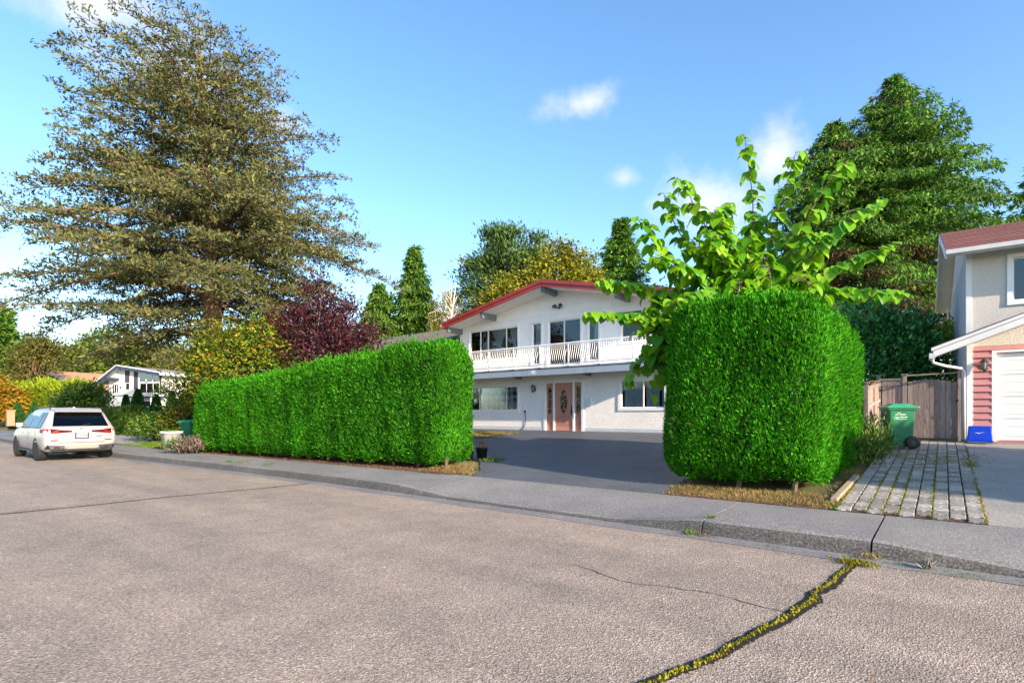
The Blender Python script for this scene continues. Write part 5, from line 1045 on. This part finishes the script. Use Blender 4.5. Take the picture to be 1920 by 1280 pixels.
def weeping(name, label, base, seed):
    g = np.random.default_rng(seed); T = empty(name, base); tag(T, label, 'tree'); MB().tube([(0, 0, -.2), (.2, .1, 4), (0, 0, 8), (.3, .2, 10.4)], [.16, .12, .07, .02], 7).build('trunk', 'bark_pale', T, True)
    lm = MB(); P = []; D = []
    for i in range(34):
        az = g.uniform(0, 6.28); z0 = g.uniform(6, 10.2); r = g.uniform(.8, 2.6)*(1.25-.06*z0); x, y = math.cos(az)*r, math.sin(az)*r; lm.tube([(0, 0, z0-.8), (x*.6, y*.6, z0+.3), (x, y, z0)], [.04, .03, .015], 4)
        for k in range(3):
            xx, yy = x+g.normal()*.3, y+g.normal()*.3; ln = g.uniform(1.0, 2.8); lm.tube([(x, y, z0), (xx, yy, z0-ln)], [.01, .004], 3)
            for q in range(int(ln/.10)): P.append((xx+g.normal()*.07, yy+g.normal()*.07, z0-q*.10)); D.append((g.normal()*.5, g.normal()*.5, -1))
    lm.build('limbs', 'bark_pale', T); V, F = crown_mesh(np.array(P), np.array(D), g, 2, .06, .16, .08, 0, .4); link('crown', npmesh('crown', V, F, 'yellow_leaf'), None, T)
weeping('weeping_birch', 'sparse weeping birch with pale trunk left of the dark pine', (-28.4, 28.6, .8), 57)
dd = lambda h: float(np.interp(h, [.2, .42, .55], [.92, .6, .03]))
conifer('spruce_tree', 'big spruce with bare trunk patch behind the leafy sapling', (-4.7, 34.2, .8), 16.6, 4.3, 'spruce_leaf', 'bark_purple', 61, .18, 3.4, .45, 290, .36, .25, .07, .85, .3, dead=dd, trunk_r=.30, gap=.15, per=8)
conifer('spruce_tree', 'tallest spruce, in front of the other big evergreens on the right', (-2.2, 36.4, .8), 19.2, 5.4, 'spruce_leaf', 'bark_purple', 62, .18, 3.0, .45, 340, .36, .25, .07, .85, .3, dead=dd, trunk_r=.32, gap=.12, per=8)
conifer('spruce_tree', 'lower ragged spruce rising over the dark red shingle roof', (4.0, 38.5, .8), 13.6, 4.2, 'spruce_leaf', 'bark_brown', 63, .2, 1.3, .05, 120, .4, .32, .09, .35, .5, per=7, dead=lambda h: .25 if h < .5 else 0, gap=.3)
broadleaf('laurel_bush', 'glossy dark green laurel bush behind the wooden fence', (-1.75, 22.6, .8), [(0, 0, 2.4, 1.6, 1.5, 1.8), (-.5, 0, 3.5, 1.2, 1.1, 1.2), (.6, .3, 3.0, 1.0, 1, 1.2), (.9, .4, 1.8, 1.0, 1, 1.2)], 'laurel_leaf', 'bark_brown', 460, 34, .17, .07, 64, cat='shrub', trunk_r=.09, clump=.26, stems=3, up=.25)
broadleaf('lime_shrub', 'sunlit lime green shrub between the laurel and the garage', (.1, 24.6, .8), [(0, 0, 2.3, .75, .9, 1.5), (-.3, -.2, 1.5, 1.0, .9, .9), (.2, 0, 3.3, .45, .5, .7)], 'lime_leaf', 'bark_brown', 150, 34, .15, .06, 65, cat='shrub', trunk_r=.06, clump=.22, stems=3)
# trees at the far left end of the street
broadleaf('maple_tree', 'olive green rounded tree left behind the car and brown roof', (-128, 23.5, .8), [(0, 0, 10, 5.5, 5, 4.2), (-6, -2.5, 8, 5, 5, 4.2), (5, 3.5, 9, 5, 5, 4), (0, 0, 5, 7, 6, 4), (-10, -4, 10, 4, 4, 3)], 'olive_leaf', 'bark_gray', 340, 60, .55, .35, 71, trunk_r=.3, clump=.9)
broadleaf('maple_tree', 'dark domed tree highest behind the distant orange roof', (-126, 34.5, .8), [(0, 0, 13.2, 5.6, 5.4, 4.6), (4.5, 4, 11, 5.2, 5, 4.2), (-4.5, -3, 10, 4.8, 4.8, 4.2), (0, 0, 6, 7.5, 6, 4.5)], 'olive_leaf', 'bark_gray', 360, 60, .55, .35, 72, trunk_r=.3, clump=.9)
broadleaf('maple_tree', 'brownish twiggy tree right of the dark domed tree', (-119, 42, .8), [(0, 0, 10.5, 5.2, 5, 4), (5.5, 4.5, 8, 4.8, 4.5, 3.6), (-4, -2.5, 7.5, 5, 5, 3.8)], 'olive_brown_leaf', 'bark_pale', 300, 50, .5, .3, 73, trunk_r=.28, clump=.9)
conifer('fir_tree', 'tall conifer cut by the left edge of the picture', (-97, 14.2, .8), 14.2, 3.6, 'cypress_leaf', 'bark_cedar', 74, .2, .9, .2, 130, .7, 1.0, .35, .3, .2)
broadleaf('pine_tree', 'orange barked sparse tree at far left before the maples', (-90, 16.2, .8), [(0, 0, 7.4, 2.6, 2.4, 1.8), (-1, -1, 5.2, 2.6, 2.4, 1.5), (1.2, 1, 9.0, 1.7, 1.7, 1.3)], 'olive_brown_leaf', 'bark_cedar', 110, 50, .4, .16, 75, trunk_r=.28, clump=.7)
broadleaf('orange_shrub', 'orange and green autumn shrub at the left picture edge', (-76, 10.6, .7), [(0, 0, 2.4, 2.4, 2, 2.0), (-1.5, -.5, 3.2, 1.6, 1.6, 1.5), (1, .6, 1.4, 1.8, 1.6, 1.2)], 'orange_leaf', 'bark_brown', 200, 44, .28, .18, 76, cat='shrub', trunk_r=.1, clump=.45, stems=3)
hedge('clipped_hedge', 'yellow green hedge beyond the car roof', -88, -70.5, lambda x: 13.6+(x+79)*.22, lambda x: 15.6+(x+79)*.22, lambda x: 4.5+.25*math.sin(x*.8), lambda x: .7, .6, 9000, ('lime_leaf',), 77, .26, .25)
pyr = [(-63.6, 10.4, 2.15, .75, 'widest dark clipped column shrub beside the orange pillar'), (-62.4, 11.3, 2.2, .62, 'second dark clipped column shrub right of the orange pillar'), (-59.5, 12.4, 2.0, .55, 'column shrub just above the roof of the white car'), (-44.8, 13.0, 2.25, .42, 'narrow pyramid shrub nearest the white car'), (-41.8, 12.8, 2.55, .66, 'biggest dark pyramid shrub in the row before the gabled house'), (-41.0, 13.6, 2.15, .52, 'pyramid shrub right of the gap with the blue car'), (-42.3, 15.0, 2.35, .48, 'pyramid shrub in front of the cream side wall'), (-40.9, 15.9, 2.2, .5, 'rightmost pyramid shrub next to the left hedge end')]
for i, (x, y, h, r, lb) in enumerate(pyr):
    g = np.random.default_rng(200+i); T = empty('pyramid_shrub', (x, y, gz(x, y)-.02)); tag(T, lb, 'shrub', 'clipped pyramid shrubs along the street')
    n = 2600; u = g.uniform(0, 1, n)**.75; az = g.uniform(0, 6.283, n); rr = r*(1-u**1.5*.93)*(.9+.1*wob(np.stack([az*2, u*9, az*0], 1), i, 1)); P = np.stack([np.cos(az)*rr, np.sin(az)*rr, .05+u*h], 1); d = np.stack([np.cos(az), np.sin(az), az*0+.5], 1)
    V, F = leaves(P, unit(d+g.normal(size=(n, 3))*.4+np.array([0, 0, .8])), rdir(n, g)+d, .17, .06, .2); link('foliage', npmesh('foliage', V, F, 'juniper_leaf'), None, T); MB().lathe([(r*.85, .04), (r*.8, h*.3), (r*.55, h*.65), (.03, h*.95)], 12).build('inner_twigs', 'hedge_core', T)
broadleaf('laurel_bush', 'big mid green bush right behind the white car', (-44.6, 10.6, .6), [(0, 0, 1.4, 1.4, 1.3, 1.3), (-1.0, -.4, 1.0, 1.1, 1.0, 1.0), (.2, .2, 2.1, .9, .9, .7)], 'shrub_leaf', 'bark_brown', 300, 34, .2, .09, 81, cat='shrub', trunk_r=.08, clump=.3, stems=3)
hedge('low_hedge', 'low dark hedge behind the strip of pale concrete', -41.5, -35.2, lambda x: 10.4+(x+38)*-.10, lambda x: 11.6+(x+38)*-.10, lambda x: 1.62, lambda x: gz(x, 10.5)-.03, .3, 7000, ('shrub_leaf',), 82, .14, .08)
broadleaf('rhododendron_bush', 'low light green rounded bush left of the white planter', (-28.2, 9.6, .33), [(0, 0, .55, 1.2, 1.0, .55), (-.9, -.2, .45, .9, .8, .45), (.8, .4, .8, .9, .8, .6)], 'shrub_leaf', 'bark_brown', 190, 30, .13, .055, 83, cat='shrub', trunk_r=.05, clump=.2, stems=4)
broadleaf('rhododendron_bush', 'taller yellowish bush behind the white planter', (-26.6, 10.0, .35), [(0, 0, .9, 1.0, .9, .8), (.3, .3, 1.5, .8, .7, .5)], 'yellow_green_leaf', 'bark_brown', 130, 30, .13, .055, 84, cat='shrub', trunk_r=.05, clump=.2, stems=4)
broadleaf('rose_bush', 'dark leafy bush filling the gap at the end of the left hedge', (-28.0, 10.9, .4), [(0, 0, 1.4, 1.3, 1.1, 1.2), (-.6, -.3, 2.2, .9, .8, .8), (.6, .3, 2.0, .9, .8, .9)], 'shrub_leaf', 'bark_brown', 200, 32, .13, .07, 85, cat='shrub', trunk_r=.06, clump=.26, stems=3)
broadleaf('juniper_bush', 'small green bush at the far foot of the left hedge', (-20.7, 7.5, .2), [(0, 0, .16, .36, .3, .17), (-.25, .1, .2, .25, .25, .16)], 'juniper_leaf', 'bark_brown', 70, 40, .09, .022, 86, cat='shrub', trunk_r=.03, clump=.1, stems=3, up=.5)
broadleaf('dry_bush', 'dry greyish brown plant beside the small green bush', (-20.0, 7.6, .2), [(0, 0, .22, .3, .25, .24), (.3, .05, .2, .25, .2, .22), (.2, .1, .35, .2, .2, .2)], 'dry_twig_leaf', 'bark_brown', 70, 36, .10, .03, 87, cat='shrub', trunk_r=.03, clump=.11, stems=3, up=.5)
broadleaf('boxwood_bush', 'bushy green shrub at the foot of the green cart', (-1.33, 13.6, .42), [(0, 0, .35, .30, .9, .42), (.02, .9, .5, .28, .6, .5), (-.02, -.8, .25, .28, .6, .32)], 'shrub_leaf', 'bark_brown', 150, 36, .085, .026, 88, cat='shrub', trunk_r=.03, clump=.13, stems=4, up=.8)
# ------------------------------------------------------------------ the big-leaved sapling over the right hedge
STEMS = [
[(-3.31, 12.44, 3.66), (-3.28, 12.46, 4.94), (-3.22, 12.39, 6.05), (-3.34, 12.16, 7.49)], [(-3.26, 12.48, 3.72), (-2.94, 12.48, 4.99), (-2.69, 12.55, 5.98), (-2.43, 12.63, 7.0)], [(-3.17, 12.55, 3.78), (-2.52, 12.43, 4.79), (-2.03, 12.44, 5.78), (-1.48, 12.62, 6.57)], [(-3.12, 12.59, 3.66), (-2.36, 12.17, 4.27), (-1.71, 12.18, 5.0), (-0.96, 12.52, 5.55)],
[(-3.07, 12.37, 3.51), (-2.16, 12.08, 4.01), (-1.45, 12.26, 4.45), (-0.78, 12.66, 4.73)], [(-3.02, 12.16, 3.42), (-2.03, 11.92, 3.76), (-1.26, 12.15, 3.84), (-0.6, 12.42, 3.73)], [(-3.4, 12.37, 3.66), (-3.74, 11.84, 4.88), (-4.06, 11.46, 5.75), (-4.33, 11.12, 6.44)], [(-3.47, 12.44, 3.68), (-4.11, 11.93, 4.73), (-4.57, 11.57, 5.55), (-4.8, 11.39, 6.31)],
[(-3.55, 12.51, 3.58), (-4.42, 11.81, 4.41), (-4.97, 11.37, 5.23), (-5.3, 11.12, 5.82)], [(-3.59, 12.47, 3.52), (-4.61, 11.67, 4.05), (-5.3, 10.99, 4.32), (-5.89, 10.39, 4.36)], [(-3.64, 12.43, 3.35), (-4.61, 11.67, 3.45), (-5.25, 10.9, 3.63), (-5.97, 10.07, 3.65)], [(-3.68, 12.4, 3.23), (-4.51, 11.74, 3.58), (-5.02, 11.34, 2.99), (-5.48, 10.97, 2.23)],
[(-3.68, 12.4, 3.23), (-4.42, 11.81, 3.7), (-4.79, 11.52, 3.11), (-4.93, 11.41, 2.52)], [(-3.59, 12.47, 3.46), (-4.33, 11.89, 4.05), (-4.79, 11.52, 4.05), (-5.25, 11.15, 3.7)], [(-3.35, 12.41, 3.55), (-3.47, 11.67, 4.35), (-3.59, 11.2, 4.81), (-3.68, 11.0, 5.21)], [(-3.18, 12.16, 3.5), (-2.82, 11.55, 4.22), (-2.63, 11.19, 4.32), (-2.41, 10.6, 3.58)],
[(-3.35, 12.02, 3.5), (-3.5, 10.76, 3.76), (-3.68, 10.1, 3.77), (-3.91, 9.66, 3.48)], [(-3.27, 12.09, 3.5), (-3.11, 11.32, 4.01), (-2.98, 10.66, 3.97), (-2.9, 10.08, 3.52)], [(-3.09, 12.23, 3.5), (-2.49, 11.82, 4.01), (-2.13, 11.46, 4.1), (-1.75, 11.25, 3.61)], [(-3.46, 12.83, 3.62), (-3.77, 13.09, 4.92), (-4.03, 13.15, 5.98), (-4.01, 13.29, 6.52)], [(-3.28, 12.98, 3.62), (-2.97, 13.6, 4.65), (-2.61, 14.02, 5.42), (-2.22, 14.32, 5.66)]]
rs_ = random.Random(31)
for _ in range(16):
    u = rs_.uniform(-1, 1); e = (-3.3+CR_[0]*u*1.7, 12.2+CR_[1]*u*1.7+rs_.uniform(-.9, .6), 4.6+rs_.uniform(0, 1.5)*(1.15-abs(u))); b_0 = (-3.35, 12.35, 3.45)
    STEMS.append([b_0, tuple(b_0[i]*.62+e[i]*.38+(.25 if i == 2 else 0) for i in range(3)), tuple(b_0[i]*.3+e[i]*.7+(.2 if i == 2 else 0) for i in range(3)), e])
def sapling():
    g = random.Random(9); b0 = Vector((-3.4, 12.5, .4)); T = empty('sapling_tree', tuple(b0)); tag(T, 'young tree with large heart-shaped leaves rising over the right hedge', 'tree')
    m = MB()
    for dx, dy in ((0, 0), (.12, .1), (-.12, .05)): m.tube([(dx, dy, -.1), (dx*1.2, dy, 1.5), (dx*.8, dy*.5, 3.0), (dx*.5, dy*.3, 3.3)], [.06, .05, .04, .03], 7)
    m.build('trunk', 'bark_gray', T, True)
    # heart-shaped blade, hanging from its stalk: tip towards -z, face towards -y
    def blade(k):
        r = random.Random(k); hw = [(0, .02), (.10, .30), (.22, .44), (.36, .47), (.52, .42), (.70, .30), (.86, .14), (1.0, 0)]; mm = MB(); fold = r.uniform(.12, .32); curl = r.uniform(.05, .22)
        for t, w in hw: 
            z = -t+(.10 if t == 0 else 0)*0; y = -curl*math.sin(t*2.2)
            mm.v += [(-w*.86, y-fold*w, z+(.10*(w > .25) if t < .3 else 0)), (0, y, z), (w*.86, y-fold*w, z+(.10*(w > .25) if t < .3 else 0))]
        for i in range(len(hw)-1):
            a = i*3; mm.f += [(a, a+1, a+4, a+3), (a+1, a+2, a+5, a+4)]
        return mm.mesh('leaf', 'sapling_leaf', True)
    BL = [blade(k) for k in range(5)]; allv = []
    sm = MB()
    def bez(p, t):
        n = len(p)-1; f = min(t*n, n-1e-6); i = int(f); u = f-i; q = [Vector(p[max(0, min(n, i+k))]) for k in (-1, 0, 1, 2)]
        return .5*((2*q[1])+(q[2]-q[0])*u+(2*q[0]-5*q[1]+4*q[2]-q[3])*u*u+(3*q[1]-q[0]-3*q[2]+q[3])*u**3)
    L = []
    for si, st in enumerate(STEMS):
        pts = [bez(st, k/12)-b0 for k in range(13)]; sm.tube([tuple(p) for p in pts], [.022*(1-.75*k/12) for k in range(13)], 5); ln = sum((pts[k+1]-pts[k]).length for k in range(12)); n = max(12, int(ln/.047)); hd = g.uniform(0, 6.28)
        for k in range(n):
            t = .10+.90*(k+g.uniform(.1, .9))/n; p = bez(st, t)-b0; d = (bez(st, min(1, t+.03))-bez(st, t-.03)).normalized(); sd2 = d.cross(Vector((0, 0, 1))); sd2 = sd2.normalized() if sd2.length > .1 else Vector((math.cos(hd+k*2.4), math.sin(hd+k*2.4), 0))
            if abs(d.z) > .75: sd2 = Vector((math.cos(hd+k*2.4), math.sin(hd+k*2.4), 0))
            s = 1 if k % 2 else -1; off = sd2*s*g.uniform(.05, .12)+Vector((0, 0, g.uniform(-.03, .05))); q = p+off; sz = g.uniform(.16, .31)*(1.05-.25*max(0, t-.8)/.2)
            sm.tube([tuple(p), tuple(q)], [.006, .004], 3, False); az = math.atan2((sd2*s).y, (sd2*s).x)+g.uniform(-.6, .6); L.append((q, az, sz, g.uniform(-.95, -.15), g.uniform(-.35, .35), t))
    sm.build('branches', 'twig_brown', T)
    # fill the dense lower crown
    for _ in range(300):
        c = g.choice(STEMS); p = bez(c, g.uniform(.02, .55))-b0+Vector((g.gauss(0, .24), g.gauss(0, .24), g.gauss(-.02, .17))); L.append((p, g.uniform(0, 6.28), g.uniform(.18, .29), g.uniform(-1.0, -.2), g.uniform(-.4, .4), .2))
    for _ in range(300):
        p = Vector((-4.75+g.gauss(0, .26), 11.5+g.gauss(0, .3), 3.15+g.gauss(0, .45)))-b0; L.append((p, g.uniform(0, 6.28), g.uniform(.2, .32), g.uniform(-1.0, -.1), g.uniform(-.4, .4), .15))
    L.sort(key=lambda a: -a[5]); rest = MB(); print('leaves', len(L))
    for i, (q, az, sz, tilt, roll, t) in enumerate(L):
        M = Matrix.Translation(q) @ Matrix.Rotation(az+math.pi/2, 4, 'Z') @ Matrix.Rotation(tilt, 4, 'X') @ Matrix.Rotation(roll, 4, 'Y') @ Matrix.Scale(sz, 4)
        if i < 300: o = link('leaf', BL[i % 5], None, T); o.matrix_local = M
        else:
            me = BL[i % 5]; n = len(rest.v); rest.v += [tuple(M @ v.co) for v in me.vertices]; rest.f += [tuple(j+n for j in p.vertices) for p in me.polygons]
    rest.build('inner_leaves', 'sapling_leaf', T, True)['kind'] = 'stuff'
sapling()
# ------------------------------------------------------------------ small growth: moss, weeds, dry grass, fallen bits
def moss_along(name, label, pts, step, mat, L, Wd, spread, n, seed, z=.004):
    r = random.Random(seed); out = []
    for a, b in zip(pts[:-1], pts[1:]):
        k = max(1, int((Vector(b[:2])-Vector(a[:2])).length/step))
        for i in range(k): t = (i+r.random())/k; out.append((a[0]*(1-t)+b[0]*t+r.gauss(0, .006), a[1]*(1-t)+b[1]*t, z))
    return clump_stuff(name, label, out, mat, n, L, Wd, spread, seed)
moss_along('crack_moss', 'yellow green moss filling the near road crack', [(p[0]+.01, p[1]) for p in sd_ if p[1] > 2.0], .012, 'moss', .022, .013, .012, 5, 301)
clump_stuff('crack_weeds', 'mossy weeds where the road crack meets the gutter', [(-.70+rnd.gauss(0, .09), 6.42+rnd.gauss(0, .05), .008) for _ in range(60)], 'moss', 6, .045, .012, .02, 302)
moss_along('joint_moss', 'thin dry moss in the road joint before the car', [(p[0], p[1]) for p in seam2[:4]], .05, 'moss', .02, .012, .01, 3, 303)
def tuft(name, label, x, y, z, mat, n, L, r, seed, cat='weed'):
    g = random.Random(seed); o = clump_stuff(name, label, [(x+g.gauss(0, r), y+g.gauss(0, r), z) for _ in range(n)], mat, 4, L, L*.11, r*.25, seed, 'stuff', None); return o
tuft('grass_tuft', 'weed tuft at the first curb joint with orange litter', -2.48, 6.74, .008, 'grass_blade', 24, .07, .05, 311); tuft('grass_tuft', 'green leafy weed on top of the first curb joint', -2.36, 7.08, .16, 'grass_blade', 16, .06, .03, 312); tuft('grass_tuft', 'dry weed at the foot of the second curb joint', -.60, 6.72, .008, 'dry_grass', 24, .07, .04, 313); tuft('grass_tuft', 'pale spiky grass tuft in the right gutter', -.12, 6.62, .008, 'silver_leaf', 26, .10, .03, 314); tuft('grass_tuft', 'low green weeds in the gutter right of the spiky tuft', .12, 6.56, .006, 'grass_blade', 40, .035, .10, 315); tuft('grass_tuft', 'low green weeds left of the spiky tuft in the gutter', -.38, 6.66, .006, 'grass_blade', 20, .03, .07, 316); tuft('grass_tuft', 'small weeds in the gutter between the two curb joints', -1.55, 6.62, .006, 'grass_blade', 20, .03, .06, 317)
for i, (x, y) in enumerate(((-15.7, 7.05), (-15.2, 7.1), (-13.9, 7.2))): tuft('sidewalk_weed', ('leftmost weed tuft on the sidewalk by the left hedge', 'middle weed tuft on the sidewalk by the left hedge', 'rightmost weed tuft on the sidewalk by the left hedge')[i], x, y, .185, 'grass_blade', 26, .07, .09, 320+i)
tuft('grass_tuft', 'bright grass clump at the foot of the black pots', -9.0, 10.55, gz(-9, 10.5), 'grass_blade', 90, .10, .14, 325); tuft('grass_tuft', 'green grass patch at the right foot of the tall hedge', -1.30, 8.95, .2, 'grass_blade', 130, .05, .12, 326)
pts = [(rnd.uniform(-3.75, -1.2), rnd.uniform(8.6, 9.55), .205) for _ in range(1500)] + [(rnd.uniform(-1.42, -1.2), rnd.uniform(9.3, 12.5), 0) for _ in range(300)]
pts = [(x, y, gz(x, y)-.005) for x, y, z in pts if x > -3.6 or y > 9.0-.0]
clump_stuff('dry_grass_strip', 'dry straw coloured grass along the foot of the right hedge', pts, 'dry_grass', 5, .055, .007, .03, 330)
pts = [(x, y, gz(x, y)-.004) for x, y in ((rnd.uniform(-9.6, -7.9), rnd.uniform(8.55, 10.0)) for _ in range(700)) if x < -7.95-(y-8.55)*.75]
clump_stuff('dry_grass_strip', 'yellow green grass corner where the left hedge meets the driveway', pts, 'dry_grass', 5, .07, .008, .03, 331)
pts = [(x, y, gz(x, y)-.012) for x, y in ((rnd.uniform(-19.2, -13.1), rnd.uniform(14.7, 17.0)) for _ in range(5200))]
clump_stuff('yellow_grass', 'sunlit yellow grass patch beside the driveway of the white house', pts, 'dry_grass', 4, .08, .010, .05, 332)
pts = [(x, y, gz(x, y)-.015) for x, y in ((rnd.uniform(-28.5, -20.4), rnd.uniform(7.95, 9.9)) for _ in range(6000))]
clump_stuff('lawn_grass', 'short lawn strip between the sidewalk and the white planter', pts, 'grass_blade', 4, .06, .010, .05, 333)
def mulch(x0, x1, y0f, y1f, name, label):
    V = []; F = []; n = 40
    for i in range(n+1):
        x = x0+(x1-x0)*i/n; a = y0f(x)+rnd.uniform(-.05, .02); b = y1f(x); V += [(x, a, .197), (x, (a+b)/2, .225), (x, b, .25)]
    for i in range(n): a = i*3; F += [(a, a+3, a+4, a+1), (a+1, a+4, a+5, a+2)]
    me = bpy.data.meshes.new(name); me.from_pydata(V, [], F); me.update(); me.materials.append(MAT['bark_mulch']); o = link(name, me); o['kind'] = 'structure'; o['label'] = label
mulch(-20.5, -8.4, lambda x: yc(x)+1.66, lambda x: yc(x)+2.6, 'mulch_bed', 'reddish brown bark bed under the left hedge'); mulch(-3.65, -1.25, lambda x: 8.58, lambda x: 9.7, 'mulch_bed', 'brown bed under the right hedge')
def litter(name, label, pts, mat, n, L, seed):
    g = np.random.default_rng(seed); P = np.array(pts); D = unit(g.normal(size=P.shape)*np.array([1, 1, .15])); V, F = leaves(P, D, np.tile([0, 0, 1.0], (len(P), 1))+g.normal(size=P.shape)*.3, L, L*.45, .15); o = link(name, npmesh(name, V, F, mat)); tag(o, label, None, None, 'stuff')
litter('fallen_needles', 'rust brown needle litter on the sidewalk edge under the left hedge', [(x, yc(x)+rnd.uniform(1.45, 2.1), .2+rnd.uniform(0, .03)) for x in (rnd.uniform(-20, -8.5) for _ in range(2600))], 'dead_needle', 1, .05, 341)
litter('fallen_leaves', 'dry orange litter at the curb joints and hedge foot', [(-2.40+rnd.gauss(0, .09), 6.76+rnd.gauss(0, .035), .01) for _ in range(160)] + [(rnd.uniform(-1.42, -1.22), rnd.uniform(9.2, 11.6), .29+rnd.uniform(0, .03)) for _ in range(350)] + [(rnd.uniform(-3.6, -1.3), rnd.uniform(8.6, 9.3), .225) for _ in range(500)], 'dry_leaf', 1, .04, 342)
pts = []
for _ in range(1400):
    c = rnd.choice([0, 2, 3, 4, 6, 9]); x = PX0+cw*c+rnd.gauss(0, .006); y = rnd.uniform(PY0, 17.6) if rnd.random() < .45 else rnd.uniform(PY0, 12); pts.append((x, y, gz(x, y)+.012))
for cx, cy, s in ((-.35, 14.2, .25), (.05, 14.0, .2), (.42, 14.3, .22), (.40, 13.6, .10), (-.75, 14.4, .15)):
    for _ in range(110): x = cx+rnd.gauss(0, s*.6); y = cy+rnd.gauss(0, s*2.6); pts.append((x, y, gz(x, y)+.024))
clump_stuff('paver_moss', 'moss and weeds growing in the paver joints', pts, 'moss', 4, .022, .010, .012, 350)
for P_, sd0 in ((pot_a, 1), (pot_b, 2)):
    g = np.random.default_rng(400+sd0); n = 60; Q = np.stack([g.normal(0, .06, n), g.normal(0, .06, n), g.uniform(.28, .36, n)], 1); V, F = leaves(Q, unit(np.array([0, 0, 1.0])+g.normal(size=(n, 3))*.5), rdir(n, g), .18, .02, .1); link('dried_plant', npmesh('dried_plant', V, F, 'dry_leaf'), None, P_)
g = np.random.default_rng(410); n = 200; Q = np.stack([g.normal(0, .13, n), g.normal(0, .13, n), g.uniform(.5, .62, n)], 1); V, F = leaves(Q, unit(np.array([0, 0, .7])+g.normal(size=(n, 3))*.6), rdir(n, g), .2, .05, .1); link('plant', npmesh('plant', V, F, 'shrub_leaf'), None, urn)['kind'] = 'stuff'
# hairline cracks and stray leaf scraps on the road
def hair(pts, label):
    r = random.Random(len(label)); p = []
    for a, b in zip(pts[:-1], pts[1:]):
        for k in range(10): t = k/10; p.append((a[0]*(1-t)+b[0]*t+r.gauss(0, .012), a[1]*(1-t)+b[1]*t+r.gauss(0, .012)))
    V = []; F = []
    for i, (x, y) in enumerate(p):
        q = p[min(i+1, len(p)-1)]; o_ = p[max(i-1, 0)]; dx, dy = q[0]-o_[0], q[1]-o_[1]; l = math.hypot(dx, dy) or 1; w = r.uniform(.002, .006); V += [(x-dy/l*w, y+dx/l*w, .0035), (x+dy/l*w, y-dx/l*w, .0035)]
    for i in range(len(p)-1): F.append((2*i, 2*i+1, 2*i+3, 2*i+2))
    me = bpy.data.meshes.new('hairline_crack'); me.from_pydata(V, [], F); me.update(); me.materials.append(MAT['tar']); tag(link('hairline_crack', me), label, 'road crack')
hair([(-.92, 4.5), (-1.5, 4.62), (-2.3, 4.45), (-3.0, 4.7)], 'fine crack branching left from the mossy road crack')
litter('road_debris', 'scattered leaf scraps and twigs lying on the road', [(rnd.uniform(-9, 1), rnd.uniform(2.2, 6.4), .006) for _ in range(46)] + [(rnd.uniform(-8, 1), rnd.uniform(6.5, 6.75), .01) for _ in range(60)], 'dry_leaf', 1, .035, 343)
litter('driveway_debris', 'dry leaf scraps lying on the dark driveway', [(x, y, gz(x, y)+.01) for x, y in ((rnd.uniform(-9, -4), rnd.uniform(8.8, 16)) for _ in range(70))], 'dry_leaf', 1, .045, 344)
# distant band of trees that closes the horizon all round
g = np.random.default_rng(77); C = []
for k in range(260):
    a = rad(g.uniform(-35, 215)); r = g.uniform(150, 230); hgt = g.uniform(3, 9); 
    for q in range(60): C.append((math.cos(a)*r+g.normal()*3, math.sin(a)*r+g.normal()*3, .8+abs(g.normal())*hgt*.45))
C = np.array(C); C = C[C[:, 1] > 30]; V, F = leaves(C, rdir(len(C), g), rdir(len(C), g), 2.0, 1.3, .2); o = link('distant_trees', npmesh('distant_trees', V, F, 'olive_leaf')); tag(o, 'low far-off band of trees on the horizon', kind='stuff')
